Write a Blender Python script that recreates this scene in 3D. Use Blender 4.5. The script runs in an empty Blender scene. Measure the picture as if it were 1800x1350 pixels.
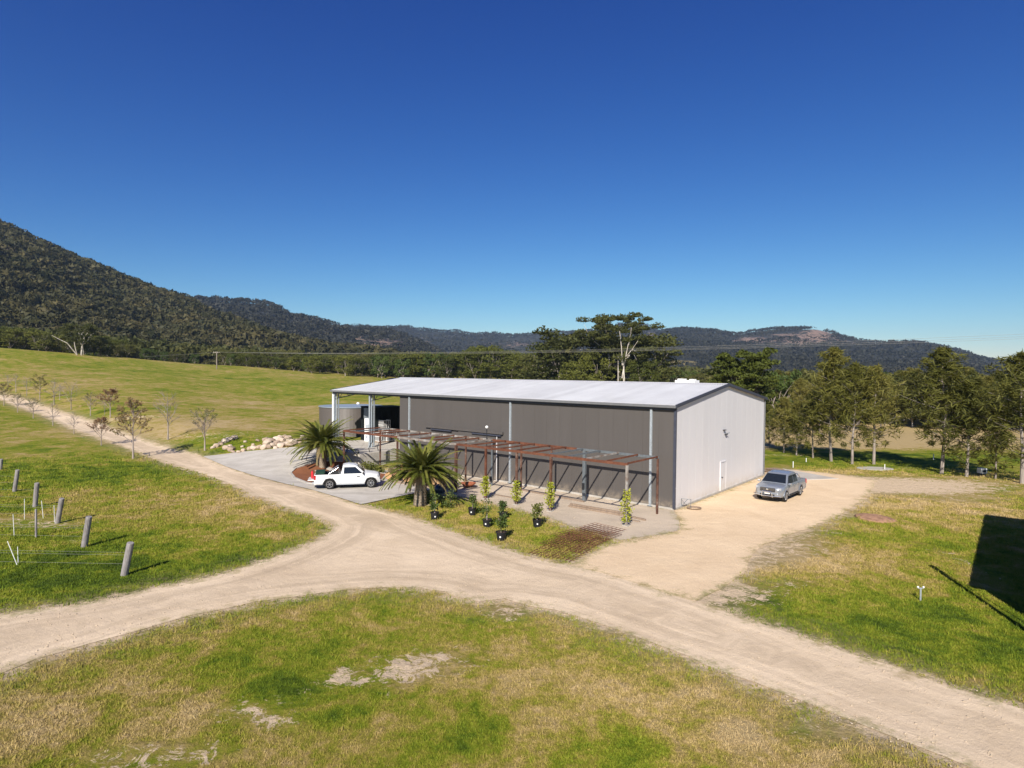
import bpy, bmesh, math, random
import numpy as np
from mathutils import Vector, Matrix, noise as mnoise
from mathutils.geometry import delaunay_2d_cdt

R = math.radians
random.seed(7)
rng = np.random.default_rng(7)
scene = bpy.context.scene
col = scene.collection

# ------------------------------------------------------------------ camera
CAM_H, FPX, PITCH, ROLL = 8.85, 1055.05, 0.0182, 0.0101
cd = bpy.data.cameras.new('camera')
cam = bpy.data.objects.new('camera', cd)
col.objects.link(cam)
cd.sensor_width = 36.0
cd.lens = 36.0 * FPX / 1800.0
cd.clip_start = 0.5
cd.clip_end = 20000
cam.matrix_world = (Matrix.Translation((0, 0, CAM_H)) @ Matrix.Rotation(math.pi / 2 - PITCH, 4, 'X')
                    @ Matrix.Rotation(ROLL, 4, 'Z'))
scene.camera = cam

# ------------------------------------------------------------------ sky, sun, exposure
SUN_EL, SUN_AZ = R(35.5), R(13.0)          # light travels towards azimuth 13 deg right of +Y
sun_to = Vector((-math.sin(SUN_AZ) * math.cos(SUN_EL), -math.cos(SUN_AZ) * math.cos(SUN_EL), math.sin(SUN_EL)))
world = bpy.data.worlds.new('World')
scene.world = world
world.use_nodes = True
wn = world.node_tree
wn.nodes.clear()
wo = wn.nodes.new('ShaderNodeOutputWorld')
wb = wn.nodes.new('ShaderNodeBackground')
ws = wn.nodes.new('ShaderNodeTexSky')
ws.sky_type = 'NISHITA'
ws.sun_disc = False
ws.sun_elevation = SUN_EL
ws.sun_rotation = math.atan2(sun_to.x, sun_to.y)
ws.altitude = 200
ws.air_density = 1.0
ws.dust_density = 0.2
ws.ozone_density = 3.0
hs = wn.nodes.new('ShaderNodeHueSaturation')
hs.inputs['Saturation'].default_value = 1.0
hs.inputs['Value'].default_value = 0.11
sepc = wn.nodes.new('ShaderNodeSeparateColor'); comc = wn.nodes.new('ShaderNodeCombineColor')
wb.inputs['Strength'].default_value = 0.10
wn.links.new(ws.outputs[0], hs.inputs['Color'])
wn.links.new(hs.outputs[0], sepc.inputs[0])
for i_, (ex_, k_) in enumerate(((2.0, 6.06), (1.58, 5.46), (1.01, 5.4))):      # deep, clear winter blue
    pw_ = wn.nodes.new('ShaderNodeMath'); pw_.operation = 'POWER'; pw_.inputs[1].default_value = ex_
    ml_ = wn.nodes.new('ShaderNodeMath'); ml_.operation = 'MULTIPLY'; ml_.inputs[1].default_value = k_
    wn.links.new(sepc.outputs[i_], pw_.inputs[0]); wn.links.new(pw_.outputs[0], ml_.inputs[0]); wn.links.new(ml_.outputs[0], comc.inputs[i_])
wn.links.new(comc.outputs[0], wb.inputs[0])
wn.links.new(wb.outputs[0], wo.inputs[0])
sl = bpy.data.lights.new('sun', 'SUN')
sl.energy = 4.4
sl.angle = R(0.5)
sl.color = (1.0, 0.94, 0.84)
sun = bpy.data.objects.new('sun', sl)
col.objects.link(sun)
sun.rotation_euler = sun_to.to_track_quat('Z', 'Y').to_euler()
sun.location = (0, -20, 60)
vs = scene.view_settings
scene.display_settings.display_device = 'sRGB'
vs.view_transform = 'Standard'
vs.look = 'None'
vs.exposure = 0.74
vs.gamma = 1.0
vs.use_curve_mapping = False

# ------------------------------------------------------------------ helpers
def tag(o, label=None, cat=None, group=None, kind=None):
    if label: o['label'] = label
    if cat: o['category'] = cat
    if group: o['group'] = group
    if kind: o['kind'] = kind
    return o

def empty(name, loc, rz=0.0):
    o = bpy.data.objects.new(name, None)
    o.empty_display_size = 0.3
    col.objects.link(o)
    o.location = loc
    o.rotation_euler = (0, 0, rz)
    return o

def link(name, me, parent=None):
    o = bpy.data.objects.new(name, me)
    col.objects.link(o)
    if parent is not None: o.parent = parent
    return o

def copy_tree(o, parent=None):
    c = o.copy()
    col.objects.link(c)
    if parent is not None:
        c.parent = parent
    for ch in [k for k in o.children]:
        copy_tree(ch, c)
    return c

class MB:
    """collects faces; build() links ONE mesh object"""
    def __init__(self):
        self.v = []; self.f = []; self.n = 0
    def add(self, vs_, fs_):
        b = self.n
        self.v.extend([tuple(p) for p in vs_])
        self.f.extend([tuple(i + b for i in f) for f in fs_])
        self.n += len(vs_)
        return self
    def box(self, c, s, M=None):
        x, y, z = s[0] / 2, s[1] / 2, s[2] / 2
        pts = [Vector((sx * x, sy * y, sz * z)) for sz in (-1, 1) for sx, sy in ((-1, -1), (1, -1), (1, 1), (-1, 1))]
        c = Vector(c)
        if M is not None: pts = [M @ p for p in pts]
        pts = [p + c for p in pts]
        return self.add(pts, [(3, 2, 1, 0), (4, 5, 6, 7), (0, 1, 5, 4), (1, 2, 6, 5), (2, 3, 7, 6), (3, 0, 4, 7)])
    def bar(self, a, b, w, h=None):
        a = Vector(a); b = Vector(b); d = b - a; L = d.length
        if L < 1e-6: return self
        q = d.to_track_quat('X', 'Z').to_matrix()
        return self.box((a + b) / 2, (L, w, h or w), q)
    def tube(self, pts, rads, n=8, cap=True):
        pts = [Vector(p) for p in pts]
        if not hasattr(rads, '__len__'): rads = [rads] * len(pts)
        vs_ = []; fs_ = []
        d0 = (pts[1] - pts[0]).normalized()
        ref = Vector((0, 0, 1)) if abs(d0.z) < .9 else Vector((1, 0, 0))
        u = d0.cross(ref).normalized()
        for i, p in enumerate(pts):
            if i == 0: d = d0
            elif i == len(pts) - 1: d = (pts[i] - pts[i - 1]).normalized()
            else: d = (pts[i + 1] - pts[i - 1]).normalized()
            u = (u - d * u.dot(d)).normalized(); w = d.cross(u)
            for k in range(n):
                a = 2 * math.pi * k / n
                vs_.append(p + (u * math.cos(a) + w * math.sin(a)) * rads[i])
        for i in range(len(pts) - 1):
            for k in range(n):
                a = i * n + k; b = i * n + (k + 1) % n
                fs_.append((a, b, b + n, a + n))
        if cap:
            fs_.append(tuple(range(n - 1, -1, -1)))
            m = (len(pts) - 1) * n
            fs_.append(tuple(range(m, m + n)))
        return self.add(vs_, fs_)
    def cyl(self, a, b, r, n=12, r2=None):
        return self.tube([a, b], [r, r if r2 is None else r2], n)
    def lathe(self, prof, n=20, c=(0, 0, 0), M=None, ring=False):
        vs_ = []; fs_ = []
        c = Vector(c)
        for r_, z in prof:
            for k in range(n):
                a = 2 * math.pi * k / n
                p = Vector((r_ * math.cos(a), r_ * math.sin(a), z))
                if M is not None: p = M @ p
                vs_.append(p + c)
        for i in range(len(prof) - 1):
            for k in range(n):
                a = i * n + k; b = i * n + (k + 1) % n
                fs_.append((a, b, b + n, a + n))
        m = (len(prof) - 1) * n
        if ring:          # closed tube-like ring, no end discs
            for k in range(n): fs_.append((m + k, m + (k + 1) % n, (k + 1) % n, k))
        else:
            fs_.append(tuple(range(n - 1, -1, -1))); fs_.append(tuple(range(m, m + n)))
        return self.add(vs_, fs_)
    def prism(self, poly, ext, M=None):
        """poly: list of 3D points (planar), ext: extrusion vector"""
        n = len(poly); e = Vector(ext)
        a = [Vector(p) for p in poly]; b = [p + e for p in a]
        fs_ = [tuple(range(n - 1, -1, -1)), tuple(range(n, 2 * n))]
        fs_ += [(i, (i + 1) % n, n + (i + 1) % n, n + i) for i in range(n)]
        pts = a + b
        if M is not None: pts = [M @ p for p in pts]
        return self.add(pts, fs_)
    def mesh(self, name, m, smooth=False):
        me = bpy.data.meshes.new(name)
        me.from_pydata(self.v, [], self.f)
        if m: me.materials.append(m)
        if smooth:
            me.polygons.foreach_set('use_smooth', [True] * len(me.polygons))
        me.update()
        return me
    def build(self, name, m, parent=None, smooth=False, bevel=0.0):
        o = link(name, self.mesh(name, m, smooth), parent)
        if bevel > 0:
            b = o.modifiers.new('bevel', 'BEVEL'); b.width = bevel; b.segments = 2; b.limit_method = 'ANGLE'
            b.angle_limit = R(40)
        return o

def tri_mesh(name, V, F, m, attrs=None, smooth=False):
    """fast mesh from numpy arrays, F is (n,3) or (n,4)"""
    me = bpy.data.meshes.new(name)
    k = F.shape[1]
    me.vertices.add(len(V)); me.vertices.foreach_set('co', np.ascontiguousarray(V, dtype=np.float32).ravel())
    me.loops.add(F.size); me.loops.foreach_set('vertex_index', np.ascontiguousarray(F, dtype=np.int32).ravel())
    me.polygons.add(len(F))
    me.polygons.foreach_set('loop_start', np.arange(0, F.size, k, dtype=np.int32))
    me.polygons.foreach_set('loop_total', np.full(len(F), k, dtype=np.int32))
    if smooth: me.polygons.foreach_set('use_smooth', np.ones(len(F), dtype=bool))
    me.update(calc_edges=True)
    for a, arr in (attrs or {}).items():
        at = me.attributes.new(a, 'FLOAT', 'POINT')
        at.data.foreach_set('value', np.ascontiguousarray(arr, dtype=np.float32))
    if m: me.materials.append(m)
    return me

# ------------------------------------------------------------------ terrain
SC = Vector((10.66, 39.07, 0))                         # near right corner of the shed
TH = R(39.842)
DL = Vector((-math.cos(TH), math.sin(TH), 0))          # along the long wall, to the left and back
DR = Vector((math.sin(TH), math.cos(TH), 0))           # along the gable, to the right and back
def loc(s, w, z=0.0): return SC + DL * s + DR * w + Vector((0, 0, z))

AZ = np.radians([-180, -150, -110, -40.5, -24.5, -13.3, 0, 10, 18.4, 25, 180])
AH = np.array([0, 0, 12, 14.0, 9.0, 5.6, 3.2, 1.8, .6, 0, 0])
def sstep(t):
    t = np.clip(t, 0, 1); return t * t * (3 - 2 * t)
def terrain(x, y):
    x = np.asarray(x, float); y = np.asarray(y, float)
    r = np.hypot(x, y); az = np.arctan2(x, y)
    A = np.interp(az, AZ, AH)
    t = np.clip((r - 55) / 195, 0, 1)
    z = A * t ** 1.6
    s = (x - SC.x) * DL.x + (y - SC.y) * DL.y
    w = (x - SC.x) * DR.x + (y - SC.y) * DR.y
    z = z + 1.2 * sstep((w + 12.5) / 9) * sstep((s - 29.0) / 3)
    # gentle undulation, none close to the buildings
    f = sstep((r - 75) / 60)
    z = z + f * .35 * (np.sin(x * .06 + 1.3) * np.cos(y * .05) + .6 * np.sin(x * .13 + y * .09))
    return z
def tz(x, y): return float(terrain(x, y))

cp, sp, cr, sr = math.cos(PITCH), math.sin(PITCH), math.cos(ROLL), math.sin(ROLL)
def ray(u, v):
    a = u - 900; b = v - 675
    uu = a * cr + b * sr; vv = -a * sr + b * cr
    return Vector((uu / FPX, cp - vv / FPX * sp, -sp - vv / FPX * cp))
_gc = {}
def G(u, v, dz=0.0):
    if (u, v) not in _gc: _gc[(u, v)] = _G(u, v)
    return _gc[(u, v)] + Vector((0, 0, dz))
def _G(u, v, dz=0.0, maxy=700):
    """ground point seen at photograph pixel u, v"""
    d = ray(u, v)
    t0, t = 4.0, 4.0
    while t < maxy:
        p = d * t
        if CAM_H + p.z < tz(p.x, p.y): break
        t0 = t; t *= 1.02
    for _ in range(30):
        m = (t0 + t) / 2; p = d * m
        if CAM_H + p.z < tz(p.x, p.y): t = m
        else: t0 = m
    p = d * t
    return Vector((p.x, p.y, tz(p.x, p.y) + dz))
def at_depth(u, v, D):
    d = ray(u, v); d = d * (D / d.y)
    return Vector((d.x, d.y, CAM_H + d.z))
def height_px(v_top, u, p):
    """height of a thing at ground point p whose top shows at row v_top"""
    q = at_depth(u, v_top, p.y)
    return q.z - p.z

# ------------------------------------------------------------------ materials
M = {}
def nmat(name, rough=.8, spec=.3, metal=0.0):
    m = bpy.data.materials.new(name); m.use_nodes = True
    nt = m.node_tree; b = nt.nodes['Principled BSDF']
    b.inputs['Roughness'].default_value = rough
    b.inputs['Specular IOR Level'].default_value = spec
    b.inputs['Metallic'].default_value = metal
    M[name] = m
    return m, nt, b
class N:
    """tiny node writer"""
    def __init__(self, nt): self.nt = nt; self.pos = None
    def new(self, t, **k):
        n = self.nt.nodes.new(t)
        for a, b in k.items(): setattr(n, a, b)
        return n
    def l(self, a, b): self.nt.links.new(a, b)
    def co(self, obj=False):
        if obj:
            return self.new('ShaderNodeTexCoord').outputs['Object']
        return self.new('ShaderNodeNewGeometry').outputs['Position']
    def noise(self, vec, scale, detail=4, rough=.55, dist=0.0, mapscale=None, out='Fac'):
        n = self.new('ShaderNodeTexNoise')
        n.inputs['Scale'].default_value = scale; n.inputs['Detail'].default_value = detail
        n.inputs['Roughness'].default_value = rough; n.inputs['Distortion'].default_value = dist
        if mapscale:
            mp = self.new('ShaderNodeMapping'); mp.inputs['Scale'].default_value = mapscale
            self.l(vec, mp.inputs['Vector']); vec = mp.outputs[0]
        self.l(vec, n.inputs['Vector'])
        return n.outputs[out]
    def math(self, op, a, b=None, c=None, clamp=False):
        n = self.new('ShaderNodeMath', operation=op); n.use_clamp = clamp
        for i, x in enumerate((a, b, c)):
            if x is None: continue
            if isinstance(x, (int, float)): n.inputs[i].default_value = x
            else: self.l(x, n.inputs[i])
        return n.outputs[0]
    def rng(self, v, a, b, c=0.0, d=1.0, smooth=True):
        n = self.new('ShaderNodeMapRange')
        if smooth: n.interpolation_type = 'SMOOTHSTEP'
        self.l(v, n.inputs[0])
        for i, x in enumerate((a, b, c, d)): n.inputs[i + 1].default_value = x
        return n.outputs[0]
    def ramp(self, v, stops, interp='LINEAR'):
        n = self.new('ShaderNodeValToRGB'); r = n.color_ramp; r.interpolation = interp
        while len(r.elements) < len(stops): r.elements.new(0.5)
        for e, (p, c) in zip(r.elements, stops):
            e.position = p; e.color = (*c, 1)
        self.l(v, n.inputs[0]); return n.outputs[0]
    def mix(self, f, a, b, blend='MIX'):
        n = self.new('ShaderNodeMix', data_type='RGBA', blend_type=blend)
        for x, s in ((f, n.inputs[0]), (a, n.inputs[6]), (b, n.inputs[7])):
            if isinstance(x, (int, float)): s.default_value = x
            elif isinstance(x, tuple): s.default_value = (*x, 1)
            else: self.l(x, s)
        return n.outputs[2]
    def attr(self, name): return self.new('ShaderNodeAttribute', attribute_name=name).outputs['Fac']
    def bump(self, h, strength, dist, b):
        n = self.new('ShaderNodeBump'); n.inputs['Strength'].default_value = strength
        n.inputs['Distance'].default_value = dist
        self.l(h, n.inputs['Height']); self.l(n.outputs[0], b.inputs['Normal'])
    def rand(self): return self.new('ShaderNodeObjectInfo').outputs['Random']

def simple(name, c, rough=.7, spec=.3, metal=0.0, var=.12, scale=6.0, bump=0.0, obj=True, dark=None):
    m, nt, b = nmat(name, rough, spec, metal); n = N(nt)
    co = n.co(obj)
    f = n.noise(co, scale, 5, .6)
    lo = tuple(x * (1 - var) for x in c) if dark is None else dark
    hi = tuple(min(1, x * (1 + var)) for x in c)
    n.l(n.ramp(f, [(.3, lo), (.7, hi)]), b.inputs['Base Color'])
    if bump: n.bump(n.noise(co, scale * 3, 5, .6), bump, .02, b)
    return m

GREEN = [(0.0, (.046, .076, .006)), (.20, (.098, .140, .008)), (.42, (.178, .200, .015)),
         (.60, (.250, .215, .038)), (.80, (.345, .255, .090)), (1.0, (.42, .31, .150))]
def grass_value(n, co, dry_attr=True):
    a = n.noise(co, .11, 4, .6, .4)
    b = n.noise(co, .55, 5, .65, .6)
    c = n.noise(co, 3.2, 5, .7)
    v = n.math('MULTIPLY', n.math('SUBTRACT', a, .5), 1.1)
    v = n.math('ADD', v, n.math('MULTIPLY', n.math('SUBTRACT', b, .5), 1.6))
    v = n.math('ADD', v, n.math('MULTIPLY', n.math('SUBTRACT', c, .5), .95))
    if dry_attr:
        v = n.math('ADD', v, n.attr('dry'))
    return v

def m_ground():
    m, nt, b = nmat('grass_ground', .95, .1); n = N(nt); co = n.co()
    v = grass_value(n, co)
    fine = n.noise(co, 14, 6, .75)
    v = n.math('ADD', v, n.math('MULTIPLY', n.math('SUBTRACT', fine, .5), .5))
    g = n.ramp(v, GREEN)
    # earth at the road verge and in bare spots
    nz = n.math('ADD', n.math('MULTIPLY', n.math('SUBTRACT', n.noise(co, 1.1, 6, .72), .5), 3.4),
                n.math('MULTIPLY', n.math('SUBTRACT', n.noise(co, 6, 5, .7), .5), 1.4))
    sd = n.math('ADD', n.attr('sdf'), nz)
    verge = n.rng(sd, -.25, .75, 1, 0)
    dryband = n.rng(sd, .2, 2.4, .55, 0)
    g = n.mix(dryband, g, n.ramp(fine, [(.3, (.24, .185, .085)), (.7, (.36, .29, .165))]))
    bare = n.math('ADD', n.attr('bare'), n.math('ADD', n.math('MULTIPLY', n.math('SUBTRACT', n.noise(co, 1.5, 8, .85, .8), .5), 4.2),
                                                 n.math('MULTIPLY', n.math('SUBTRACT', n.noise(co, 7, 4, .7), .5), .6)))
    bm = n.rng(bare, .66, .78)
    f = n.math('MAXIMUM', verge, bm)
    earth = n.ramp(n.noise(co, 5, 6, .7), [(.25, (.50, .37, .235)), (.75, (.72, .56, .385))])
    g = n.mix(f, g, earth)
    n.l(g, b.inputs['Base Color'])
    h = n.math('ADD', n.math('MULTIPLY', n.noise(co, 9, 6, .8), .6), n.math('MULTIPLY', n.noise(co, 1.6, 4, .6), 1.2))
    n.bump(h, .9, .16, b)
    return m
def m_blade():
    m, nt, b = nmat('grass_blades', .75, .2); n = N(nt); co = n.co()
    v = grass_value(n, co)
    v = n.math('ADD', v, n.math('MULTIPLY', n.math('SUBTRACT', n.attr('rnd'), .5), .20))
    n.l(n.ramp(v, [(p, tuple(x * 1.12 for x in c)) for p, c in GREEN]), b.inputs['Base Color'])
    b.inputs['Subsurface Weight'].default_value = 0.0
    return m
def m_dirt(name, lo, hi, edge, pebble=.5, track=True):
    m, nt, b = nmat(name, .95, .12); n = N(nt); co = n.co()
    a = n.noise(co, .35, 5, .6, .5); f = n.noise(co, 9, 7, .75)
    v = n.math('ADD', n.math('MULTIPLY', a, .62), n.math('MULTIPLY', f, .38))
    c = n.ramp(v, [(.32, lo), (.66, hi)])
    if track:   # compacted wheel tracks follow the distance from the road edge
        e = n.math('ADD', n.attr('sdf'), n.math('MULTIPLY', n.math('SUBTRACT', n.noise(co, .25, 3, .5), .5), 1.1))
        w1 = n.math('ABSOLUTE', n.math('ADD', e, 1.35)); t = n.rng(w1, .15, .7, 1, 0)
        t = n.math('MULTIPLY', t, n.rng(n.noise(co, .8, 4, .7), .35, .65, .15, .8))
        c = n.mix(n.math('MULTIPLY', t, .55), c, tuple(x * .80 for x in lo))
    ed = n.math('ADD', n.attr('sdf'), n.math('ADD', n.math('MULTIPLY', n.math('SUBTRACT', n.noise(co, 1.1, 6, .72), .5), 3.4),
                n.math('MULTIPLY', n.math('SUBTRACT', n.noise(co, 6, 5, .7), .5), 1.4)))
    g = n.ramp(n.math('ADD', grass_value(n, co, False), .55), GREEN)
    c = n.mix(n.rng(ed, -.5, .5, 0, .85), c, n.mix(.45, g, edge))
    if track:   # long compaction streaks left by wheels along the main road
        sp3 = n.new('ShaderNodeSeparateXYZ'); n.l(co, sp3.inputs[0]); cb = n.new('ShaderNodeCombineXYZ')
        wob_ = n.math('MULTIPLY', n.noise(co, .12, 3, .5), 2.2)
        n.l(n.math('ADD', n.math('MULTIPLY', n.attr('sdf'), 1.5), wob_), cb.inputs[0])
        n.l(n.math('MULTIPLY', sp3.outputs[0], .07), cb.inputs[1]); n.l(n.math('MULTIPLY', sp3.outputs[1], .07), cb.inputs[2])
        sn = n.noise(cb.outputs[0], 1.0, 5, .65)
        fade = n.rng(n.attr('sdf'), -3.3, -1.9, .12, 1)
        c = n.mix(n.math('MULTIPLY', fade, n.rng(sn, .42, .64, 0, .55)), c, tuple(x * .76 for x in lo))
        c = n.mix(n.math('MULTIPLY', fade, n.rng(sn, .46, .30, 0, .40)), c, tuple(min(1, x * 1.15) for x in hi))
    # scattered stones
    vo = n.new('ShaderNodeTexVoronoi'); vo.inputs['Scale'].default_value = 11
    n.l(co, vo.inputs['Vector'])
    sp_ = n.rng(vo.outputs['Distance'], .02, .16, pebble, 0)
    c = n.mix(n.math('MULTIPLY', sp_, n.rng(n.noise(co, .9, 3, .6), .45, .65)), c, tuple(min(1, x * 1.35) for x in hi))
    n.l(c, b.inputs['Base Color'])
    h = n.math('ADD', n.noise(co, 16, 6, .8), n.math('MULTIPLY', n.noise(co, 1.2, 4, .6), 2.0))
    n.bump(h, .6, .06, b)
    return m
m_ground(); m_blade()
m_dirt('road_dirt', (.57, .435, .295), (.76, .60, .425), (.30, .235, .14))
m_dirt('yard_sand', (.62, .455, .29), (.76, .58, .385), (.30, .235, .14), .3, False)
m_dirt('bed_gravel', (.42, .345, .265), (.60, .49, .37), (.30, .24, .15), .5, False)
m_dirt('mulch', (.16, .065, .032), (.27, .11, .055), (.15, .07, .04), .2, False)
def m_concrete():
    m, nt, b = nmat('concrete', .85, .3); n = N(nt); co = n.co()
    a = n.noise(co, .5, 6, .65, .6, (1, 2.2, 1)); f = n.noise(co, 12, 5, .7)
    v = n.math('ADD', n.math('MULTIPLY', a, .75), n.math('MULTIPLY', f, .25))
    n.l(n.ramp(v, [(.3, (.34, .305, .258)), (.52, (.46, .418, .362)), (.7, (.55, .508, .45))]), b.inputs['Base Color'])
    n.bump(f, .2, .01, b)
m_concrete()
simple('concrete_wall', (.40, .37, .33), .9, .2, var=.2, scale=1.5, bump=.3)
def m_clad(name, c, rough, streak, metal=0.0, spec=.4):
    m, nt, b = nmat(name, rough, spec, metal); n = N(nt)
    co = n.co()
    a = n.noise(co, 1.0, 5, .6, 0, (2.2, 2.2, .16)); r_ = n.rand()
    v = n.math('ADD', n.math('MULTIPLY', a, .7), n.math('MULTIPLY', r_, .3))
    base = n.ramp(v, [(.25, tuple(x * (1 - streak) for x in c)), (.75, tuple(min(1, x * (1 + streak * .6)) for x in c))])
    # splashed dust near the ground
    sx = n.new('ShaderNodeSeparateXYZ'); n.l(co, sx.inputs[0])
    du = n.math('MULTIPLY', n.rng(sx.outputs[2], 0, .9, .5, 0), n.rng(n.noise(co, 2.5, 5, .7), .35, .7))
    n.l(n.mix(du, base, (.45, .36, .26)), b.inputs['Base Color'])
    n.l(n.rng(a, .3, .7, rough * .85, min(1, rough * 1.15)), b.inputs['Roughness'])
    return m
m_clad('panel_brown', (.092, .082, .076), .5, .04)
m_clad('panel_white', (.64, .625, .63), .45, .035)
def m_roof():
    m, nt, b = nmat('roof_sheet', .34, .5, .0); n = N(nt); co = n.co()
    a = n.noise(co, .35, 6, .65, .3); r_ = n.rand(); f = n.noise(co, 3, 4, .7)
    v = n.math('ADD', n.math('MULTIPLY', a, .65), n.math('ADD', n.math('MULTIPLY', r_, .22), n.math('MULTIPLY', f, .13)))
    n.l(n.ramp(v, [(.3, (.53, .52, .51)), (.7, (.66, .65, .64))]), b.inputs['Base Color'])
    b.inputs['Metallic'].default_value = .1
m_roof()
simple('trim_dark', (.050, .054, .075), .45, .4, var=.15)
simple('trim_grey', (.20, .20, .205), .4, .4, .3, var=.12)
simple('galvanised', (.46, .50, .53), .45, .5, .45, var=.2, scale=9)
simple('galvanised_dark', (.17, .19, .205), .5, .5, .4, var=.2, scale=9)
simple('paint_white', (.80, .79, .77), .35, .5, var=.05, scale=3)
simple('plastic_white', (.78, .77, .74), .5, .4, var=.06)
simple('black_steel', (.02, .021, .024), .5, .4, var=.2)
def m_rust():
    m, nt, b = nmat('rusty_steel', .85, .2); n = N(nt); co = n.co()
    a = n.noise(co, 1.3, 6, .7); f = n.noise(co, 14, 5, .7)
    v = n.math('ADD', n.math('MULTIPLY', a, .6), n.math('MULTIPLY', f, .4))
    n.l(n.ramp(v, [(.3, (.060, .024, .016)), (.5, (.135, .052, .030)), (.62, (.20, .088, .052)), (.75, (.33, .25, .20))]), b.inputs['Base Color'])
    n.bump(f, .4, .01, b)
    m, nt, b = nmat('weathered_steel', .7, .3); n = N(nt); co = n.co()
    a = n.noise(co, 1.6, 6, .7)
    n.l(n.ramp(a, [(.35, (.15, .095, .07)), (.5, (.25, .22, .19)), (.65, (.38, .37, .35))]), b.inputs['Base Color'])
m_rust()
def m_wood(name, a_, b_, sc=(1, 1, 12)):
    m, nt, b = nmat(name, .9, .15); n = N(nt); co = n.co(True)
    g = n.noise(co, 3.0, 6, .7, .4, (6, 6, .6)); f = n.noise(co, 1.4, 4, .6)
    v = n.math('ADD', n.math('MULTIPLY', g, .65), n.math('MULTIPLY', f, .35))
    n.l(n.ramp(v, [(.32, a_), (.66, b_)]), b.inputs['Base Color'])
    n.bump(g, .6, .02, b)
m, nt, b = nmat('rust_dark', .88, .2); n = N(nt); co = n.co()
n.l(n.ramp(n.noise(co, 1.8, 6, .75), [(.32, (.045, .022, .016)), (.5, (.105, .052, .036)), (.62, (.16, .095, .07)), (.75, (.27, .23, .20))]), b.inputs['Base Color'])
m_wood('post_timber', (.13, .115, .11), (.36, .33, .32))
m_wood('old_timber', (.15, .105, .075), (.36, .27, .20))
m_wood('barrel_wood', (.19, .105, .065), (.33, .20, .125))
m_wood('barrel_end', (.40, .215, .10), (.56, .34, .18))
simple('hoop', (.10, .09, .09), .5, .4, .5)
simple('pot_black', (.016, .016, .018), .5, .4, var=.2)
simple('soil', (.07, .045, .03), .95, .1, var=.3)
simple('ceramic_dark', (.035, .05, .065), .3, .5, var=.2)
simple('terracotta', (.30, .10, .05), .8, .2, var=.25)
m, nt, b = nmat('boulder', .92, .15); n = N(nt); co = n.co()
n.l(n.ramp(n.math('ADD', n.math('MULTIPLY', n.noise(co, 1.6, 6, .7), .7), n.math('MULTIPLY', n.rand(), .35)), [(.3, (.26, .19, .14)), (.5, (.46, .35, .26)), (.72, (.60, .49, .39))]), b.inputs['Base Color'])
n.bump(n.noise(co, 5, 6, .7), .9, .05, b)
simple('stone_bits', (.46, .37, .27), .95, .1, var=.25, scale=3)
simple('tank_steel', (.115, .098, .088), .48, .45, .0, var=.06)
simple('tank_roof', (.30, .34, .37), .4, .45, .2, var=.06)
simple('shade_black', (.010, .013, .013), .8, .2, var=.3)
simple('tyre', (.022, .021, .020), .85, .2, var=.25, scale=10)
simple('rim', (.36, .36, .37), .3, .5, .7, var=.08)
simple('car_white', (.70, .70, .69), .22, .5, var=.02)
simple('car_silver', (.34, .365, .40), .27, .5, .55, var=.03)
simple('glass_dark', (.012, .015, .02), .08, .6, var=.1)
simple('plastic_dark', (.03, .03, .032), .6, .3, var=.1)
simple('lamp_clear', (.45, .47, .5), .12, .6, .3, var=.05)
simple('lamp_red', (.42, .015, .02), .2, .5, var=.1)
simple('red_plastic', (.55, .02, .03), .4, .4, var=.1)
simple('green_sheet', (.02, .055, .035), .7, .2, var=.2)
simple('chrome', (.70, .71, .72), .15, .6, .9, var=.03)
simple('wire', (.30, .29, .27), .5, .4, .3, var=.05)
def m_leaf(name, a_, b_, c_, rough=.65, trans=.30, posscale=.6, cloud=False):
    m, nt, b = nmat(name, rough, .25); n = N(nt); co = n.co()
    f = n.noise(co, posscale, 4, .65); r_ = n.attr('rnd') if cloud else n.rand()
    v = n.math('ADD', n.math('MULTIPLY', f, .6), n.math('MULTIPLY', r_, .4))
    c = n.ramp(v, [(.25, a_), (.5, b_), (.75, c_)])
    n.l(c, b.inputs['Base Color'])
    tr = n.new('ShaderNodeBsdfTranslucent'); n.l(c, tr.inputs[0])
    ms = n.new('ShaderNodeMixShader'); ms.inputs[0].default_value = trans
    n.l(b.outputs[0], ms.inputs[1]); n.l(tr.outputs[0], ms.inputs[2])
    n.l(ms.outputs[0], nt.nodes['Material Output'].inputs[0])
    return m
m_leaf('leaf_gum', (.052, .058, .014), (.108, .112, .026), (.180, .165, .048))
m_leaf('leaf_dense', (.048, .058, .010), (.098, .110, .018), (.170, .172, .032))
m_leaf('leaf_casuarina', (.078, .082, .014), (.145, .140, .026), (.215, .185, .045))
m_leaf('leaf_round', (.050, .062, .010), (.105, .125, .018), (.175, .185, .032))
m_leaf('leaf_lime', (.055, .085, .018), (.085, .12, .026), (.12, .155, .035))
m_leaf('leaf_hill', (.028, .032, .009), (.056, .052, .016), (.098, .080, .027), posscale=.02, trans=.15, cloud=True)
m_leaf('leaf_far', (.016, .018, .012), (.028, .028, .018), (.046, .042, .028), posscale=.006, trans=.1, cloud=True)
m_leaf('leaf_wood', (.042, .048, .013), (.084, .088, .022), (.150, .135, .038), posscale=.05, cloud=True)
m_leaf('leaf_palm', (.065, .085, .014), (.14, .155, .028), (.25, .24, .055), .42, posscale=1.5)
m_leaf('leaf_palm_dry', (.20, .155, .07), (.27, .21, .10), (.32, .25, .13), .7)
m_leaf('leaf_autumn', (.20, .10, .045), (.26, .155, .07), (.24, .20, .075), .7, posscale=.5)
m_leaf('leaf_vine', (.22, .26, .02), (.34, .37, .03), (.42, .42, .05), .5, posscale=2)
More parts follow.
